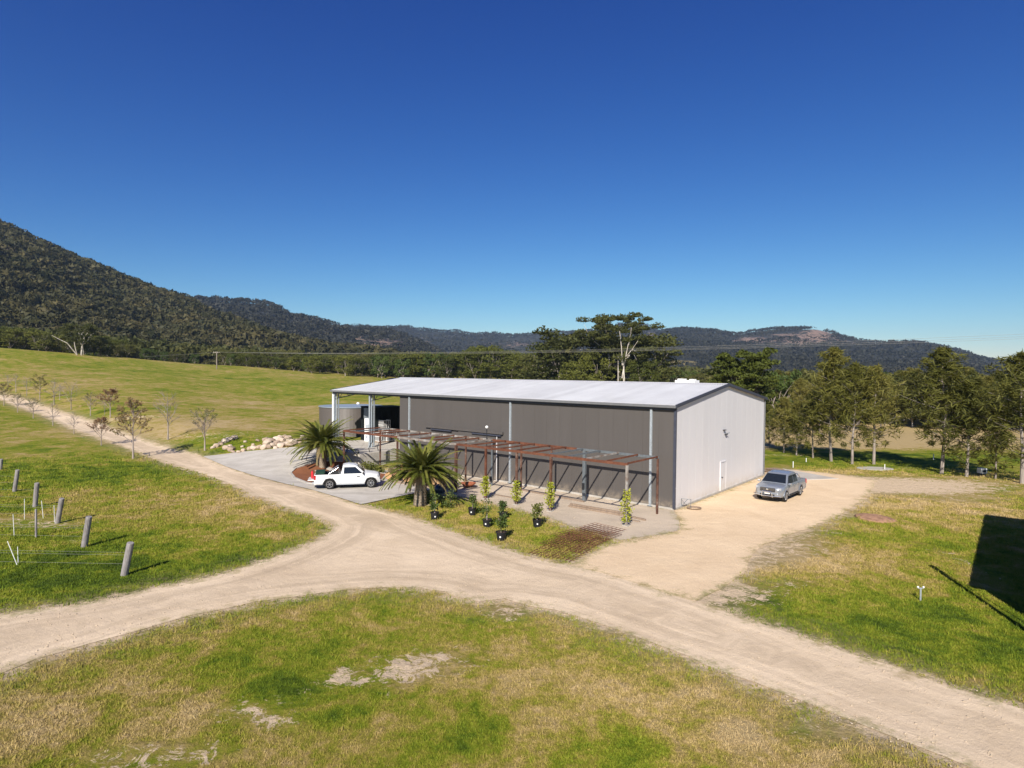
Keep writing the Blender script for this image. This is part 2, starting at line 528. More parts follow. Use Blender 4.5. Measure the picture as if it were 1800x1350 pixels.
m_leaf('leaf_pot', (.055, .09, .022), (.11, .145, .035), (.20, .20, .055), .5, posscale=2)
def m_bark(name, a_, b_, sc=1.5):
    m, nt, b = nmat(name, .9, .15); n = N(nt); co = n.co()
    f = n.noise(co, sc, 6, .7, .3, (1, 1, .35))
    n.l(n.ramp(f, [(.35, a_), (.65, b_)]), b.inputs['Base Color'])
    n.bump(f, .6, .03, b)
m_bark('bark_white', (.32, .27, .22), (.66, .60, .54))
m_bark('bark_grey', (.16, .13, .11), (.36, .31, .27))
m_bark('bark_twig', (.20, .155, .13), (.36, .30, .26))
m_bark('bark_palm', (.13, .10, .07), (.34, .28, .21), 6)
# ------------------------------------------------------------------ layout outlines, traced on the ground
def outline(px): return np.array([[*G(u, v).xy] for u, v in px])
ROAD_PX = [(0, 689), (42, 702), (70, 712), (140, 734), (198, 755), (245, 772), (315, 793), (357, 803), (400, 822), (450, 838), (500, 851),
    (545, 861), (600, 877), (632, 888), (700, 903), (760, 925), (820, 945), (880, 965), (950, 985), (1000, 994), (1060, 1005), (1130, 1030),
    (1180, 1045), (1240, 1064), (1300, 1085), (1350, 1100), (1420, 1124), (1500, 1152), (1650, 1202), (1800, 1247), (2050, 1330), (2300, 1440),
    (2300, 1800), (1900, 1440), (1700, 1352), (1650, 1325), (1550, 1290), (1450, 1250), (1325, 1200), (1200, 1150), (1065, 1102), (975, 1072),
    (889, 1055), (844, 1057), (795, 1048), (778, 1040), (730, 1034), (667, 1032), (556, 1043), (444, 1059), (333, 1084), (250, 1107), (167, 1132),
    (55, 1162), (0, 1184), (-250, 1300), (-420, 1180), (-200, 1118), (0, 1082), (60, 1075), (138, 1064), (215, 1049), (278, 1033), (324, 1024),
    (387, 1011), (449, 993), (495, 977), (545, 956), (573, 941), (589, 924), (558, 909), (495, 890), (464, 876), (440, 872), (425, 860),
    (371, 838), (327, 824), (303, 816), (268, 804), (210, 781), (140, 758), (70, 727), (35, 716), (0, 700.5), (-120, 668), (-118, 664)]
YARD_PX = [(1000, 994), (1030, 978), (1065, 962), (1130, 947), (1200, 933), (1196, 915), (1189, 898), (1342, 838.5), (1346, 828), (1395, 826), (1450, 832),
    (1500, 838), (1545, 846), (1530, 864), (1515, 882), (1480, 903), (1440, 922), (1390, 940), (1345, 958), (1322, 975), (1314, 1004),
    (1270, 1033), (1222, 1056), (1180, 1047), (1060, 1008)]
BED_PX = [(678, 830), (690, 822), (843, 838), (1186, 897), (1195, 915), (1198, 933), (1130, 945), (1085, 950), (1060, 938), (1000, 925), (960, 908), (900, 893),
    (850, 882), (800, 872), (757, 862), (742, 853), (690, 842)]
DRIVE_PX = [(357, 803), (420, 795.5), (470, 791), (528, 786), (533, 777), (640, 779), (631, 803), (634, 822), (680, 828), (742, 853), (757, 862),
    (700, 874), (634, 888), (600, 877), (545, 861), (500, 851), (450, 838), (400, 822)]
MULCH_PX = [(511, 833), (520, 825), (545, 817), (575, 812), (610, 813), (632, 824), (655, 832), (680, 835), (672, 846), (640, 851), (600, 853),
    (575, 856), (540, 851), (518, 842)]
POLY = {k: outline(v) for k, v in dict(road=ROAD_PX, yard=YARD_PX, bed=BED_PX, drive=DRIVE_PX, mulch=MULCH_PX).items()}

def sdf_poly(P, X, Y):
    d2 = np.full(X.shape, 1e12); ins = np.zeros(X.shape, bool)
    n = len(P)
    for i in range(n):
        ax, ay = P[i]; bx, by = P[(i + 1) % n]
        ex, ey = bx - ax, by - ay
        L = ex * ex + ey * ey + 1e-12
        t = np.clip(((X - ax) * ex + (Y - ay) * ey) / L, 0, 1)
        dx = X - ax - t * ex; dy = Y - ay - t * ey
        d2 = np.minimum(d2, dx * dx + dy * dy)
        c = ((ay > Y) != (by > Y)) & (X < (bx - ax) * (Y - ay) / (by - ay + 1e-15) + ax)
        ins ^= c
    d = np.sqrt(d2)
    return np.where(ins, -d, d)
def sdf_all(X, Y, keys=('road', 'yard', 'bed')):
    s = np.full(X.shape, 1e6)
    for k in keys: s = np.minimum(s, sdf_poly(POLY[k], X, Y))
    return s
# broad patches of dry, lush and bare ground:  u, v, radius along x, radius along y (m), dryness
BASE_DRY = .57
DRY = [(1600, 765, 40, 12, .26), (1500, 783, 40, 5, .28), (1420, 783, 16, 4, .2), (350, 875, 9, 5, .12), (440, 905, 5, 3, .12), (250, 900, 8, 5, .06), (420, 1120, 4, 2, .06), (60, 870, 12, 5, .08), (130, 1010, 11, 6, -.22), (60, 850, 16, 12, -.20), (330, 950, 8, 6, -.10), (300, 1000, 9, 4, -.16), (480, 930, 6, 4, -.04), (100, 800, 30, 14, -.12),
    (560, 940, 3, 2, .12), (250, 850, 14, 6, -.02), (420, 880, 6, 4, .10),
    (500, 1190, 4.5, 2.5, -.16), (620, 1130, 5, 2.4, -.08), (850, 1300, 4, 1.6, -.22), (640, 1240, 3, 1.2, -.12), (330, 1220, 3, 1.5, .06), (150, 1290, 5, 2, .20), (60, 1230, 4, 2, .20),
    (520, 1320, 3, 1, .16), (560, 1265, 2.5, 1, .10), (930, 1120, 4, 2, .06), (1080, 1180, 4, 2, .16), (1250, 1210, 5, 2, .20), (1350, 1270, 4, 2, .18), (880, 1230, 3, 1.4, .14),
    (1130, 1230, 2.5, 1.3, -.06), (1050, 1300, 5, 1.5, .02), (1500, 1320, 4, 1.5, .22), (740, 1100, 6, 3, .04), (280, 1150, 4, 2, .06),
    (1600, 1100, 9, 5, -.16), (1700, 1150, 8, 4, -.16), (1390, 1060, 4, 3, -.14), (1480, 1070, 6, 3, -.06), (1640, 1010, 5, 5, -.10), (1560, 960, 8, 8, .02),
    (1430, 960, 6, 5, .16), (1380, 985, 4, 3, .24), (1520, 900, 8, 6, .06), (1640, 900, 10, 8, .06), (1600, 860, 14, 8, .14), (1480, 835, 10, 6, .10),
    (1480, 808, 22, 5, -.22), (1700, 800, 20, 10, -.22), (1440, 797, 16, 4, -.24), (1560, 745, 30, 22, .22), (1420, 755, 30, 18, .24), (1470, 768, 34, 14, .34), (1400, 770, 12, 12, .2), (1300, 780, 20, 10, -.1), (1650, 760, 30, 20, .14),
    (800, 915, 6, 4, -.02), (900, 940, 5, 3, -.04), (700, 885, 5, 2.4, -.06), (1000, 950, 4, 2, .08),
    (420, 735, 18, 14, .20), (480, 715, 24, 14, .16), (350, 745, 12, 8, .18), (450, 768, 10, 4, -.20), (300, 770, 10, 7, .06), (230, 720, 20, 10, -.16), (160, 740, 14, 8, -.02),
    (300, 690, 40, 18, -.06), (520, 690, 30, 16, -.12), (380, 665, 60, 20, -.10), (120, 665, 60, 22, .08), (60, 700, 26, 12, .06), (560, 700, 20, 12, -.05), (200, 640, 80, 22, -.04),
    (330, 790, 8, 4, -.08), (250, 760, 12, 6, .10)]
BARE = [(600, 1192, .7, .6, .26), (560, 1210, .8, .5, .18), (850, 1140, .8, .4, .2), (690, 1215, .7, .4, .2), (430, 1250, 1.1, .6, .22), (480, 1275, .9, .4, .22), (250, 1330, 1.8, .7, .2), (890, 1080, 1.1, .8, .24), (1385, 960, 4, 2.6, .24), (1440, 932, 4, 2.2, .22), (1330, 985, 2, 1.5, .25), (735, 1166, 2.3, 1.1, .25), (775, 1166, 1.1, .5, .20), (770, 1150, .6, .35, .3), (715, 1178, .5, .5, .30), (606, 1190, .40, .45, .40), (665, 1196, .7, .35, .30), (720, 1190, 1.0, .5, .26), (435, 1243, .8, .5, .28),
    (500, 1240, .4, .3, .28), (490, 1270, .5, .3, .25), (250, 1335, 1.6, .6, .30), (890, 1073, .9, .7, .32), (700, 1160, .8, .3, .24), (340, 1318, .4, .3, .25), (1545, 1115, .5, .4, .25),
    (1300, 1040, 2.4, 1.6, .34), (1250, 1050, 2.4, 1.2, .34), (1500, 907, 2.0, .8, .32), (1400, 1025, 1.1, .6, .30), (1610, 850, 10, 2.0, .36), (1560, 842, 9, 2.2, .42), (1610, 856, 8, 2.0, .36), (1530, 860, 5, 2.0, .34), (1660, 865, 7, 2.2, .32), (1700, 880, 5, 1.5, .26),
    (1350, 960, 3, 2.4, .20), (1560, 822, 7, 1.5, .26), (1610, 790, 7, 1.5, .26), (1690, 985, .9, 4.5, .26), (860, 965, .8, .5, .22), (1500, 1290, 2.5, .6, .18),
    (330, 765, 12, 2.5, .28), (230, 735, 10, 1.8, .36), (215, 733, 8, 1.0, .2), (390, 770, 8, 2, .2), (100, 925, 2.2, 1.6, .22), (30, 915, 4, 2, .30), (135, 950, 1.6, .9, .24), (740, 888, 1.3, .8, .45), (1320, 785, 9, 2, .3), (1360, 800, 8, 1.4, .3),
    (430, 1320, 1.5, .4, .16), (1420, 1280, 3, .6, .16), (1150, 1160, 3, .6, .14)]
def blobs(X, Y, L):
    f = np.zeros(X.shape)
    for u, v, rx, ry, a in L:
        p = G(u, v)
        d = ((X - p.x) / rx) ** 2 + ((Y - p.y) / ry) ** 2
        f += a * np.exp(-d * 1.1)
    return f
DRYW = [(G(u, v), rx, ry, a) for u, v, rx, ry, a in DRY]

def fields(X, Y):
    r = np.hypot(X, Y)
    s = np.clip(sdf_all(X, Y), -20, 20)
    dry = BASE_DRY + blobs(X, Y, DRY)
    bare = blobs(X, Y, BARE) * 1.65
    return s, dry, bare

# ground: one warped grid, fine near the place, reaching past the hills
def axis(lo, hi, step, out, grow=1.16):
    a = list(np.arange(lo, hi + 1e-6, step)); s = step
    while a[-1] < out: s *= grow; a.append(a[-1] + s)
    s = step
    while a[0] > -out: s *= grow; a.insert(0, a[0] - s)
    return np.array(a)
gx = np.clip(axis(-62, 62, .5, 3500), -3700, 3700); gy = np.clip(axis(6, 105, .5, 3500), -3700, 3700)
GX, GY = np.meshgrid(gx, gy, indexing='ij')
fx, fy = GX.ravel(), GY.ravel()
gz = terrain(fx, fy)
s_, d_, b_ = fields(fx, fy)
ii = np.arange(len(gx) * len(gy)).reshape(len(gx), len(gy))
F = np.stack([ii[:-1, :-1], ii[1:, :-1], ii[1:, 1:], ii[:-1, 1:]], -1).reshape(-1, 4)
me = tri_mesh('ground', np.stack([fx, fy, gz], 1), F, M['grass_ground'], dict(sdf=s_, dry=d_, bare=b_), True)
tag(link('ground', me), kind='structure')

def sheet(name, key, mat, lift, step=1.0, jitter=.14, grid=1.0, clip=None, edge=0.0):
    """a surface draped over the ground inside an outline"""
    P = POLY[key]; pts = []
    n = len(P)
    for i in range(n):
        a = Vector(P[i]); b = Vector(P[(i + 1) % n]); L = (b - a).length
        k = max(1, min(60, int(L / step)))
        for j in range(k):
            q = a.lerp(b, j / k)
            if jitter:
                q = q + Vector((mnoise.noise((q.x * 1.7, q.y * 1.7, 3)), mnoise.noise((q.x * 1.7, q.y * 1.7, 9)))) * jitter * 2
            pts.append(q)
    nb = len(pts)
    edges = [(i, (i + 1) % nb) for i in range(nb)]
    pa = np.array([[p.x, p.y] for p in pts])
    x0, y0 = pa.min(0); x1, y1 = pa.max(0)
    gr = grid
    xs = np.arange(max(x0, -90), min(x1, 90), gr); ys = np.arange(max(y0, 2), min(y1, 120), gr)
    X, Y = np.meshgrid(xs, ys); X = X.ravel() + rng.uniform(-.1, .1, X.size); Y = Y.ravel() + rng.uniform(-.1, .1, Y.size)
    s = sdf_poly(pa, X, Y); k = s < -.35
    allp = pts + [Vector((a, b)) for a, b in zip(X[k], Y[k])]
    if y1 > 120:
        X, Y = np.meshgrid(np.arange(x0, x1, 3.0), np.arange(max(90, y0), y1, 3.0)); X = X.ravel(); Y = Y.ravel()
        s = sdf_poly(pa, X, Y); k = s < -.8
        allp += [Vector((a, b)) for a, b in zip(X[k], Y[k])]
    vo, eo, fo, *_ = delaunay_2d_cdt(allp, edges, [], 1, 1e-4)
    V = np.array([[p.x, p.y] for p in vo])
    z = terrain(V[:, 0], V[:, 1]) + lift
    sd = np.clip(sdf_all(V[:, 0], V[:, 1]), -20, 20)
    if key == 'mulch': sd = sd * 0 - 6
    Fs = np.array([f for f in fo if len(f) == 3])
    # consistent upward facing
    a = V[Fs[:, 1]] - V[Fs[:, 0]]; b = V[Fs[:, 2]] - V[Fs[:, 0]]
    flip = (a[:, 0] * b[:, 1] - a[:, 1] * b[:, 0]) < 0
    Fs[flip] = Fs[flip][:, ::-1]
    me = tri_mesh(name, np.column_stack([V, z]), Fs, mat, dict(sdf=sd), True)
    return tag(link(name, me), kind='structure')
sheet('dirt_road', 'road', M['road_dirt'], .018)
sheet('gravel_yard', 'yard', M['yard_sand'], .022)
sheet('gravel_bed', 'bed', M['bed_gravel'], .014)
sheet('concrete_driveway', 'drive', M['concrete'], .060, jitter=0)
sheet('mulch_bed', 'mulch', M['mulch'], .10, jitter=.03, grid=.6)

# concrete kerb round the mulch island
mb = MB()
P = POLY['mulch']
for i in range(len(P)):
    a, b = P[i], P[(i + 1) % len(P)]
    pa_, pb_ = Vector((*a, tz(*a) + .09)), Vector((*b, tz(*b) + .09))
    mb.bar(pa_, pb_, .14, .13)
k = mb.build('concrete_kerb', M['concrete_wall']); tag(k, 'low curved concrete kerb around the red mulch bed under the palm', 'kerb')

# raised loading dock under the open end of the shed
dock = tag(link('loading_dock', None if False else MB().prism([loc(29.1, -3.57, -.3), loc(47.5, -3.57, -.3), loc(47.5, 19, -.3), loc(29.1, 19, -.3)],
     (0, 0, 1.58)).mesh('loading_dock', M['concrete'])), 'raised concrete loading slab under the open end of the big shed', 'loading dock')
mb = MB(); mb.box(loc(29.04, -1.9, .62), (.10, 3.3, 1.22), Matrix.Rotation(math.pi - TH + 0, 3, 'Z'))
mb.build('retaining_face', M['concrete_wall'], dock)

# ------------------------------------------------------------------ short turf, near the camera, as real blades
def turf():
    n = 290000
    # sample distance so that density follows what can be seen
    r = 13 + 62 * rng.random(n) ** 1.15
    az = rng.uniform(R(-44), R(44), n)
    X = r * np.sin(az); Y = r * np.cos(az)
    s, dry, bare = fields(X, Y)
    for k in ('drive', 'mulch'):
        s = np.minimum(s, sdf_poly(POLY[k], X, Y))
    w_ = (X - SC.x) * DR.x + (Y - SC.y) * DR.y; sl_ = (X - SC.x) * DL.x + (Y - SC.y) * DL.y
    keep = (rng.random(n) < np.clip((76 - r) / 38, 0, 1)) & (s > rng.uniform(-.15, 1.1, n)) & (bare < rng.uniform(.15, .45, n)) & ~((w_ > -2) & (sl_ > -1))
    X, Y, r, dry = X[keep], Y[keep], r[keep], dry[keep]
    n = len(X); B = 5
    Z = terrain(X, Y)
    bx = np.repeat(X, B) + rng.normal(0, .07, n * B); by = np.repeat(Y, B) + rng.normal(0, .07, n * B)
    bz = np.repeat(Z, B) - .01
    rr = np.repeat(r, B); dr = np.repeat(dry, B)
    tall = np.repeat((rng.random(n) < .035) | ((np.abs(s[keep] - .8) < .7) & (rng.random(n) < .10)), B)
    h = rng.uniform(.026, .066, n * B) * np.where(tall, 2.4, 1) * (1 + (rr - 13) / 45)
    w = .009 * (1 + (rr - 13) / 22)
    a = rng.uniform(0, 2 * np.pi, n * B); lean = rng.normal(0, .035, (n * B, 2))
    ca, sa = np.cos(a) * w, np.sin(a) * w
    V = np.empty((n * B, 3, 3))
    V[:, 0] = np.stack([bx - ca, by - sa, bz], 1); V[:, 1] = np.stack([bx + ca, by + sa, bz], 1)
    V[:, 2] = np.stack([bx + lean[:, 0], by + lean[:, 1], bz + h], 1)
    F = np.arange(n * B * 3).reshape(-1, 3)
    rn = np.repeat(rng.random(n), B * 3) * .5 + np.repeat(rng.random(n * B), 3) * .5
    me = tri_mesh('short_grass', V.reshape(-1, 3), F, M['grass_blades'], dict(dry=np.repeat(dr, 3), rnd=rn))
    tag(link('short_grass', me), 'short mown grass of mixed green and straw colour covering the open ground', 'grass', kind='stuff')
turf()

# ------------------------------------------------------------------ hills
def m_hill(name, g0, g1, rock, earth):
    m, nt, b = nmat(name, .95, .1); n = N(nt); co = n.co()
    f = n.noise(co, .02, 6, .7); h = n.noise(co, .15, 4, .7)
    v = n.math('ADD', n.math('MULTIPLY', f, .6), n.math('MULTIPLY', h, .4))
    g = n.ramp(v, [(.3, g0), (.7, g1)])
    g = n.mix(n.rng(n.math('ADD', n.attr('pasture'), n.math('MULTIPLY', n.noise(co, .03, 4, .7), .4)), .6, .75), g, (.20, .16, .07))
    rk = n.math('ADD', n.attr('rock'), n.math('MULTIPLY', n.math('SUBTRACT', n.noise(co, .05, 7, .85, .6, (1, 1, 3.0)), .5), 3.2))
    n.l(n.mix(n.rng(rk, .58, .68), g, n.ramp(h, [(.3, tuple(x * .6 for x in rock)), (.7, rock)])), b.inputs['Base Color'])
    n.bump(h, 1.0, 4.0, b)
m_hill('hill_near', (.035, .038, .020), (.075, .060, .036), (.30, .21, .16), None)
m_hill('hill_far', (.030, .034, .030), (.055, .055, .048), (.32, .22, .17), None)

def fbm(x, y, oct_=5, seed=0.0):
    return np.array([mnoise.fractal((float(a), float(b_), seed), 1.0, 2.1, oct_) for a, b_ in zip(x, y)])

def make_hill(name, prof, Rc, R0, mat, rough, na, nr, rocks=(), pasture=(), base=0.0, back=.25, power=.9):
    us = np.array([p[0] for p in prof]); vs2 = np.array([p[1] for p in prof]); rc = np.array([p[2] if len(p) > 2 else Rc for p in prof])
    az = np.linspace(math.atan((us[0] - 900) / FPX), math.atan((us[-1] - 900) / FPX), na)
    u = 900 + FPX * np.tan(az)
    v = np.interp(u, us, vs2); Rr = np.interp(u, us, rc)
    # crest height
    crest = np.empty(na)
    for i in range(na):
        d = ray(u[i], v[i]); hyp = math.hypot(d.x, d.y)
        crest[i] = CAM_H + d.z / hyp * Rr[i] - 9.0        # the forest stands on the crest
    T = np.concatenate([np.linspace(0, 1, nr), np.linspace(1, 1 + back, max(4, nr // 5))[1:]])
    A, TT = np.meshgrid(np.arange(na), T, indexing='ij')
    azz = az[A]; Rm = R0 + (Rr[A] - R0) * TT
    X = Rm * np.sin(azz); Y = Rm * np.cos(azz)
    nz = fbm((X / 160).ravel(), (Y / 160).ravel(), 6, 2.0).reshape(X.shape)
    prof_t = np.where(TT <= 1, sstep(TT) * .45 + .55 * np.clip(TT, 0, 1) ** power, 1 - (TT - 1) * 1.6)
    fade = np.clip(4 * np.clip(TT, 0, 1) * (1 - np.clip(TT, 0, 1)), 0, 1)
    Z = base + (crest[A] - base) * prof_t + nz * rough * fade
    rk = np.zeros(X.shape); pa2 = np.zeros(X.shape)
    for (uu, vv, ru, rv, a) in rocks:
        # place on the surface: by azimuth and by height fraction
        ca = math.atan((uu - 900) / FPX); d = ray(uu, vv); el = d.z / math.hypot(d.x, d.y)
        EL = (Z - CAM_H) / np.hypot(X, Y)
        rk += a * np.exp(-(((azz - ca) * FPX / ru) ** 2 + ((EL - el) * FPX / rv) ** 2))
    for (uu, vv, ru, rv, a) in pasture:
        ca = math.atan((uu - 900) / FPX); d = ray(uu, vv); el = d.z / math.hypot(d.x, d.y)
        EL = (Z - CAM_H) / np.hypot(X, Y)
        pa2 += a * np.exp(-(((azz - ca) * FPX / ru) ** 2 + ((EL - el) * FPX / rv) ** 2))
    nn = len(T)
    ii = np.arange(na * nn).reshape(na, nn)
    F = np.stack([ii[:-1, :-1], ii[:-1, 1:], ii[1:, 1:], ii[1:, :-1]], -1).reshape(-1, 4)[:, ::-1]
    me = tri_mesh(name, np.stack([X, Y, Z], -1).reshape(-1, 3), F, mat, dict(rock=rk.ravel(), pasture=pa2.ravel()), True)
    tag(link(name, me), kind='structure')
    return dict(X=X, Y=Y, Z=Z, rk=rk, pa=pa2, T=T, na=na, nn=nn)

def crown_cloud(name, pos, size, mat, K, label, cat, flat=.62, trunk=.0, fs=1.0):
    """many small far crowns, each a loose cluster of leaf-clump faces"""
    n = len(pos); pos = np.asarray(pos); size = np.asarray(size)
    d = rng.normal(size=(n, K, 3)); d /= np.linalg.norm(d, axis=2, keepdims=True)
    d[:, :, 2] = np.abs(d[:, :, 2]) * 1.0 - .25
    rad = rng.uniform(.55, 1.0, (n, K, 1)) * .5
    c = d * rad * size[:, None, None] * np.array([1, 1, flat]) + pos[:, None, :] + np.array([0, 0, 1.0]) * size[:, None, None] * .55
    a = rng.normal(size=(n, K, 3)); b = rng.normal(size=(n, K, 3))
    # faces roughly tangential to the crown
    a -= d * (a * d).sum(2, keepdims=True) * .8; b -= d * (b * d).sum(2, keepdims=True) * .8
    a /= np.linalg.norm(a, axis=2, keepdims=True); b /= np.linalg.norm(b, axis=2, keepdims=True)
    s = size[:, None, None] * rng.uniform(.16, .34, (n, K, 1)) * fs
    V = np.stack([c - a * s * .6 - b * s * .3, c + a * s * .6 - b * s * .3, c + b * s * .7], 2).reshape(-1, 3)
    F = np.arange(len(V)).reshape(-1, 3)
    if trunk > 0:
        k = rng.random(n) < trunk; p = pos[k]; sz = size[k]
        w = .035 * sz
        W = np.stack([p + np.stack([-w, w * 0, sz * 0 - 1], 1), p + np.stack([w, w * 0, sz * 0 - 1], 1), p + np.stack([w * .3, -sz * .3, sz * .75], 1)], 1).reshape(-1, 3)
        me = tri_mesh(name + '_trunks', W, np.arange(len(W)).reshape(-1, 3), M['bark_grey'])
        tag(link('pale_trunks', me), 'pale trunks showing between the crowns of the ' + cat, 'trunks', kind='stuff')
    me = tri_mesh(name, V, F, mat, dict(rnd=np.clip(np.repeat(rng.normal(.5, .26, n), K * 3), 0, 1)))
    return tag(link(name, me), label, cat, kind='stuff')

def scatter(h, n, lo, hi, tmin=0.0, tmax=1.03, thin=1.0, power=1.0):
    ia = rng.uniform(0, h['na'] - 1.001, n)
    t = tmin + (tmax - tmin) * rng.random(n) ** power
    it = np.interp(t, h['T'], np.arange(h['nn'])) ; it = np.clip(it, 0, h['nn'] - 1.001)
    i0 = ia.astype(int); j0 = it.astype(int); fa = ia - i0; fb = it - j0
    def g(A): return A[i0, j0] * (1 - fa) * (1 - fb) + A[i0 + 1, j0] * fa * (1 - fb) + A[i0, j0 + 1] * (1 - fa) * fb + A[i0 + 1, j0 + 1] * fa * fb
    k = (g(h['rk']) * thin < rng.uniform(.25, .75, n)) & (g(h['pa']) < rng.uniform(.3, .6, n))
    p = np.stack([g(h['X']), g(h['Y']), g(h['Z'])], 1)[k]
    return p, lo * .8 + (hi * 1.25 - lo * .8) * rng.random(len(p)) ** 1.7

H1 = make_hill('wooded_hill', [(-700, 150, 900), (-200, 330, 900), (0, 392, 880), (40, 412, 870), (100, 437, 860), (180, 468, 840), (250, 500, 800), (330, 524, 760), (370, 543, 720), (450, 572, 680),
    (520, 594, 640), (600, 614, 600), (700, 630, 560), (760, 655, 520)], 900, 300, M['hill_near'], 16, 260, 90,
    rocks=[(2, 432, 24, 10, .8), (60, 452, 30, 10, .35), (20, 475, 40, 20, .25)], pasture=[(370, 640, 30, 8, 1.0), (400, 632, 20, 6, .8)], power=1.05)
H2 = make_hill('plateau_ridge', [(150, 560), (300, 530), (350, 525), (400, 526), (440, 528), (470, 531), (490, 538), (510, 552), (560, 560), (620, 574), (650, 576), (690, 582), (740, 600), (800, 630), (860, 656)],
    1500, 500, M['hill_far'], 14, 170, 50, rocks=[(590, 577, 26, 5, .8), (640, 600, 40, 14, .5), (500, 590, 60, 16, .3), (700, 604, 40, 12, .62)])
H3 = make_hill('distant_range', [(450, 600), (560, 574), (620, 572), (680, 576), (713, 575), (733, 580), (760, 582), (800, 580), (833, 587), (883, 590), (920, 588), (960, 583), (993, 584), (1050, 580),
    (1100, 570), (1147, 573), (1165, 581), (1187, 578), (1250, 590), (1350, 640)], 3000, 900, M['hill_far'], 28, 200, 44,
    rocks=[(930, 605, 60, 8, .45), (850, 606, 60, 8, .4), (730, 600, 40, 10, .5), (1150, 590, 30, 12, .6)], pasture=[(1200, 640, 60, 8, .9)])
H4 = make_hill('rocky_range', [(1100, 640), (1150, 590), (1169, 580), (1195, 577), (1250, 580), (1298, 586), (1331, 580), (1360, 576), (1433, 575.5), (1455, 581), (1477, 590), (1507, 596), (1543, 599), (1580, 598.5),
    (1617, 600.5), (1646, 606), (1690, 616), (1727, 628), (1763, 635), (1800, 638), (1900, 640), (2100, 650), (2300, 662)], 2300, 800, M['hill_far'], 18, 260, 56,
    rocks=[(1318, 597, 26, 6, .75), (1442, 582, 30, 5, .9), (1425, 592, 50, 4, .75), (1435, 601, 56, 4, .7), (1370, 588, 34, 3, .5), (1360, 598, 30, 3, .42), (1400, 608, 90, 5, .38), (1590, 603, 60, 3, .62), (1645, 608, 20, 4, .5), (1540, 630, 10, 10, .3), (1240, 600, 60, 8, .25)],
    pasture=[(1195, 640, 34, 7, 1.1)])
p, s = scatter(H1, 5200, 7, 12, 0, .45, power=.8); crown_cloud('hill_forest', p, s, M['leaf_hill'], 80, 'dark olive forest on the lower slope of the steep left hill', 'forest', trunk=.14, fs=.55)
p, s = scatter(H1, 9500, 8, 13, .38, .995, thin=.8, power=.8); crown_cloud('hill_forest', p, s, M['leaf_hill'], 40, 'dark brown olive forest on the upper slope of the steep left hill', 'forest', trunk=.08, fs=.72)
p, s = scatter(H2, 8500, 8, 13, .1, 1.0); crown_cloud('ridge_forest', p, s, M['leaf_far'], 16, 'dark forest on the flat topped ridge behind the left hill', 'forest')
p, s = scatter(H3, 12000, 11, 17, .1, 1.0); crown_cloud('distant_forest', p, s, M['leaf_far'], 9, 'blue grey forest on the farthest central range', 'forest')
p, s = scatter(H4, 17000, 9, 14, .0, 1.0); crown_cloud('range_forest', p, s, M['leaf_far'], 11, 'grey green forest on the rocky range at the right', 'forest')
# ------------------------------------------------------------------ the shed, in its own frame: +X along the long wall (left), +Y towards the back
BAY = 6.14; SL = 38.5; WL = 27.7; SW = 18.26; EH = 6.85; RH = 8.11
def frame_obj(name, s=0, w=0, z=0):
    o = empty(name, loc(s, w, z))
    o.matrix_world = Matrix(((DL.x, DR.x, 0, loc(s, w).x), (DL.y, DR.y, 0, loc(s, w).y), (0, 0, 1, z), (0, 0, 0, 1)))
    return o
# DL x DR points down, so the frame is written with X = -DL (to the right) to stay right handed
XR = -DL
def shed_frame(name, s=0.0, w=0.0, z=0.0):
    o = bpy.data.objects.new(name, None); col.objects.link(o); o.empty_display_size = .5
    o.location = loc(s, w, z); o.rotation_euler = (0, 0, math.atan2(XR.y, XR.x))
    return o
# inside the frame: x = -s, y = w
shed = tag(shed_frame('farm_shed'), 'large gabled shed, brown long wall, pale gable end, open bay at its left', 'shed')
pitch_ = math.atan2(RH - EH, SW / 2)
# long wall panels
PW = 1.154
n = int(round(WL / PW)); pw = WL / n
pm = MB().box((0, 0, 0), (pw - .007, .09, EH - .30)).mesh('wall_panel', M['panel_brown'])
for i in range(n):
    o = link('wall_panel', pm, shed); o.location = (-(i + .5) * pw, .045, .16 + (EH - .30) / 2)
# back wall and left end wall, single sheets
MB().box((-WL / 2, SW - .06, EH / 2), (WL, .08, EH - .2)).build('back_wall', M['panel_brown'], shed)
MB().prism([(-WL + .05, .1, 0), (-WL + .05, SW - .1, 0), (-WL + .05, SW - .1, EH - .1), (-WL + .05, SW / 2, RH - .12), (-WL + .05, .1, EH - .1)], (.08, 0, 0)).build('inner_end_wall', M['panel_brown'], shed)
# inner lining keeps the panel joints dark
MB().box((-WL / 2, .14, EH / 2), (WL - .3, .04, EH - .2)).build('wall_lining', M['trim_dark'], shed)
# gable end panels
n = 16; gw = SW / n
for i in range(n):
    y0 = i * gw + .004; y1 = (i + 1) * gw - .004
    def zt(y): return EH + (RH - EH) * (1 - abs(y - SW / 2) / (SW / 2)) - .06
    if i == 5: pass
    poly = [(0, y0, .12), (0, y1, .12), (0, y1, zt(y1)), (0, y0, zt(y0))]
    MB().prism(poly, (-.09, 0, 0)).build('wall_panel', M['panel_white'], shed)
MB().prism([(-.13, .2, .1), (-.13, SW - .2, .1), (-.13, SW - .2, EH - .1), (-.13, SW / 2, RH - .15), (-.13, .2, EH - .1)], (-.03, 0, 0)).build('gable_lining', M['trim_grey'], shed)
# footing
MB().box((-WL / 2, .02, .06), (WL, .20, .16)).box((-.02, SW / 2, .05), (.16, SW, .14)).build('footing', M['concrete_wall'], shed)
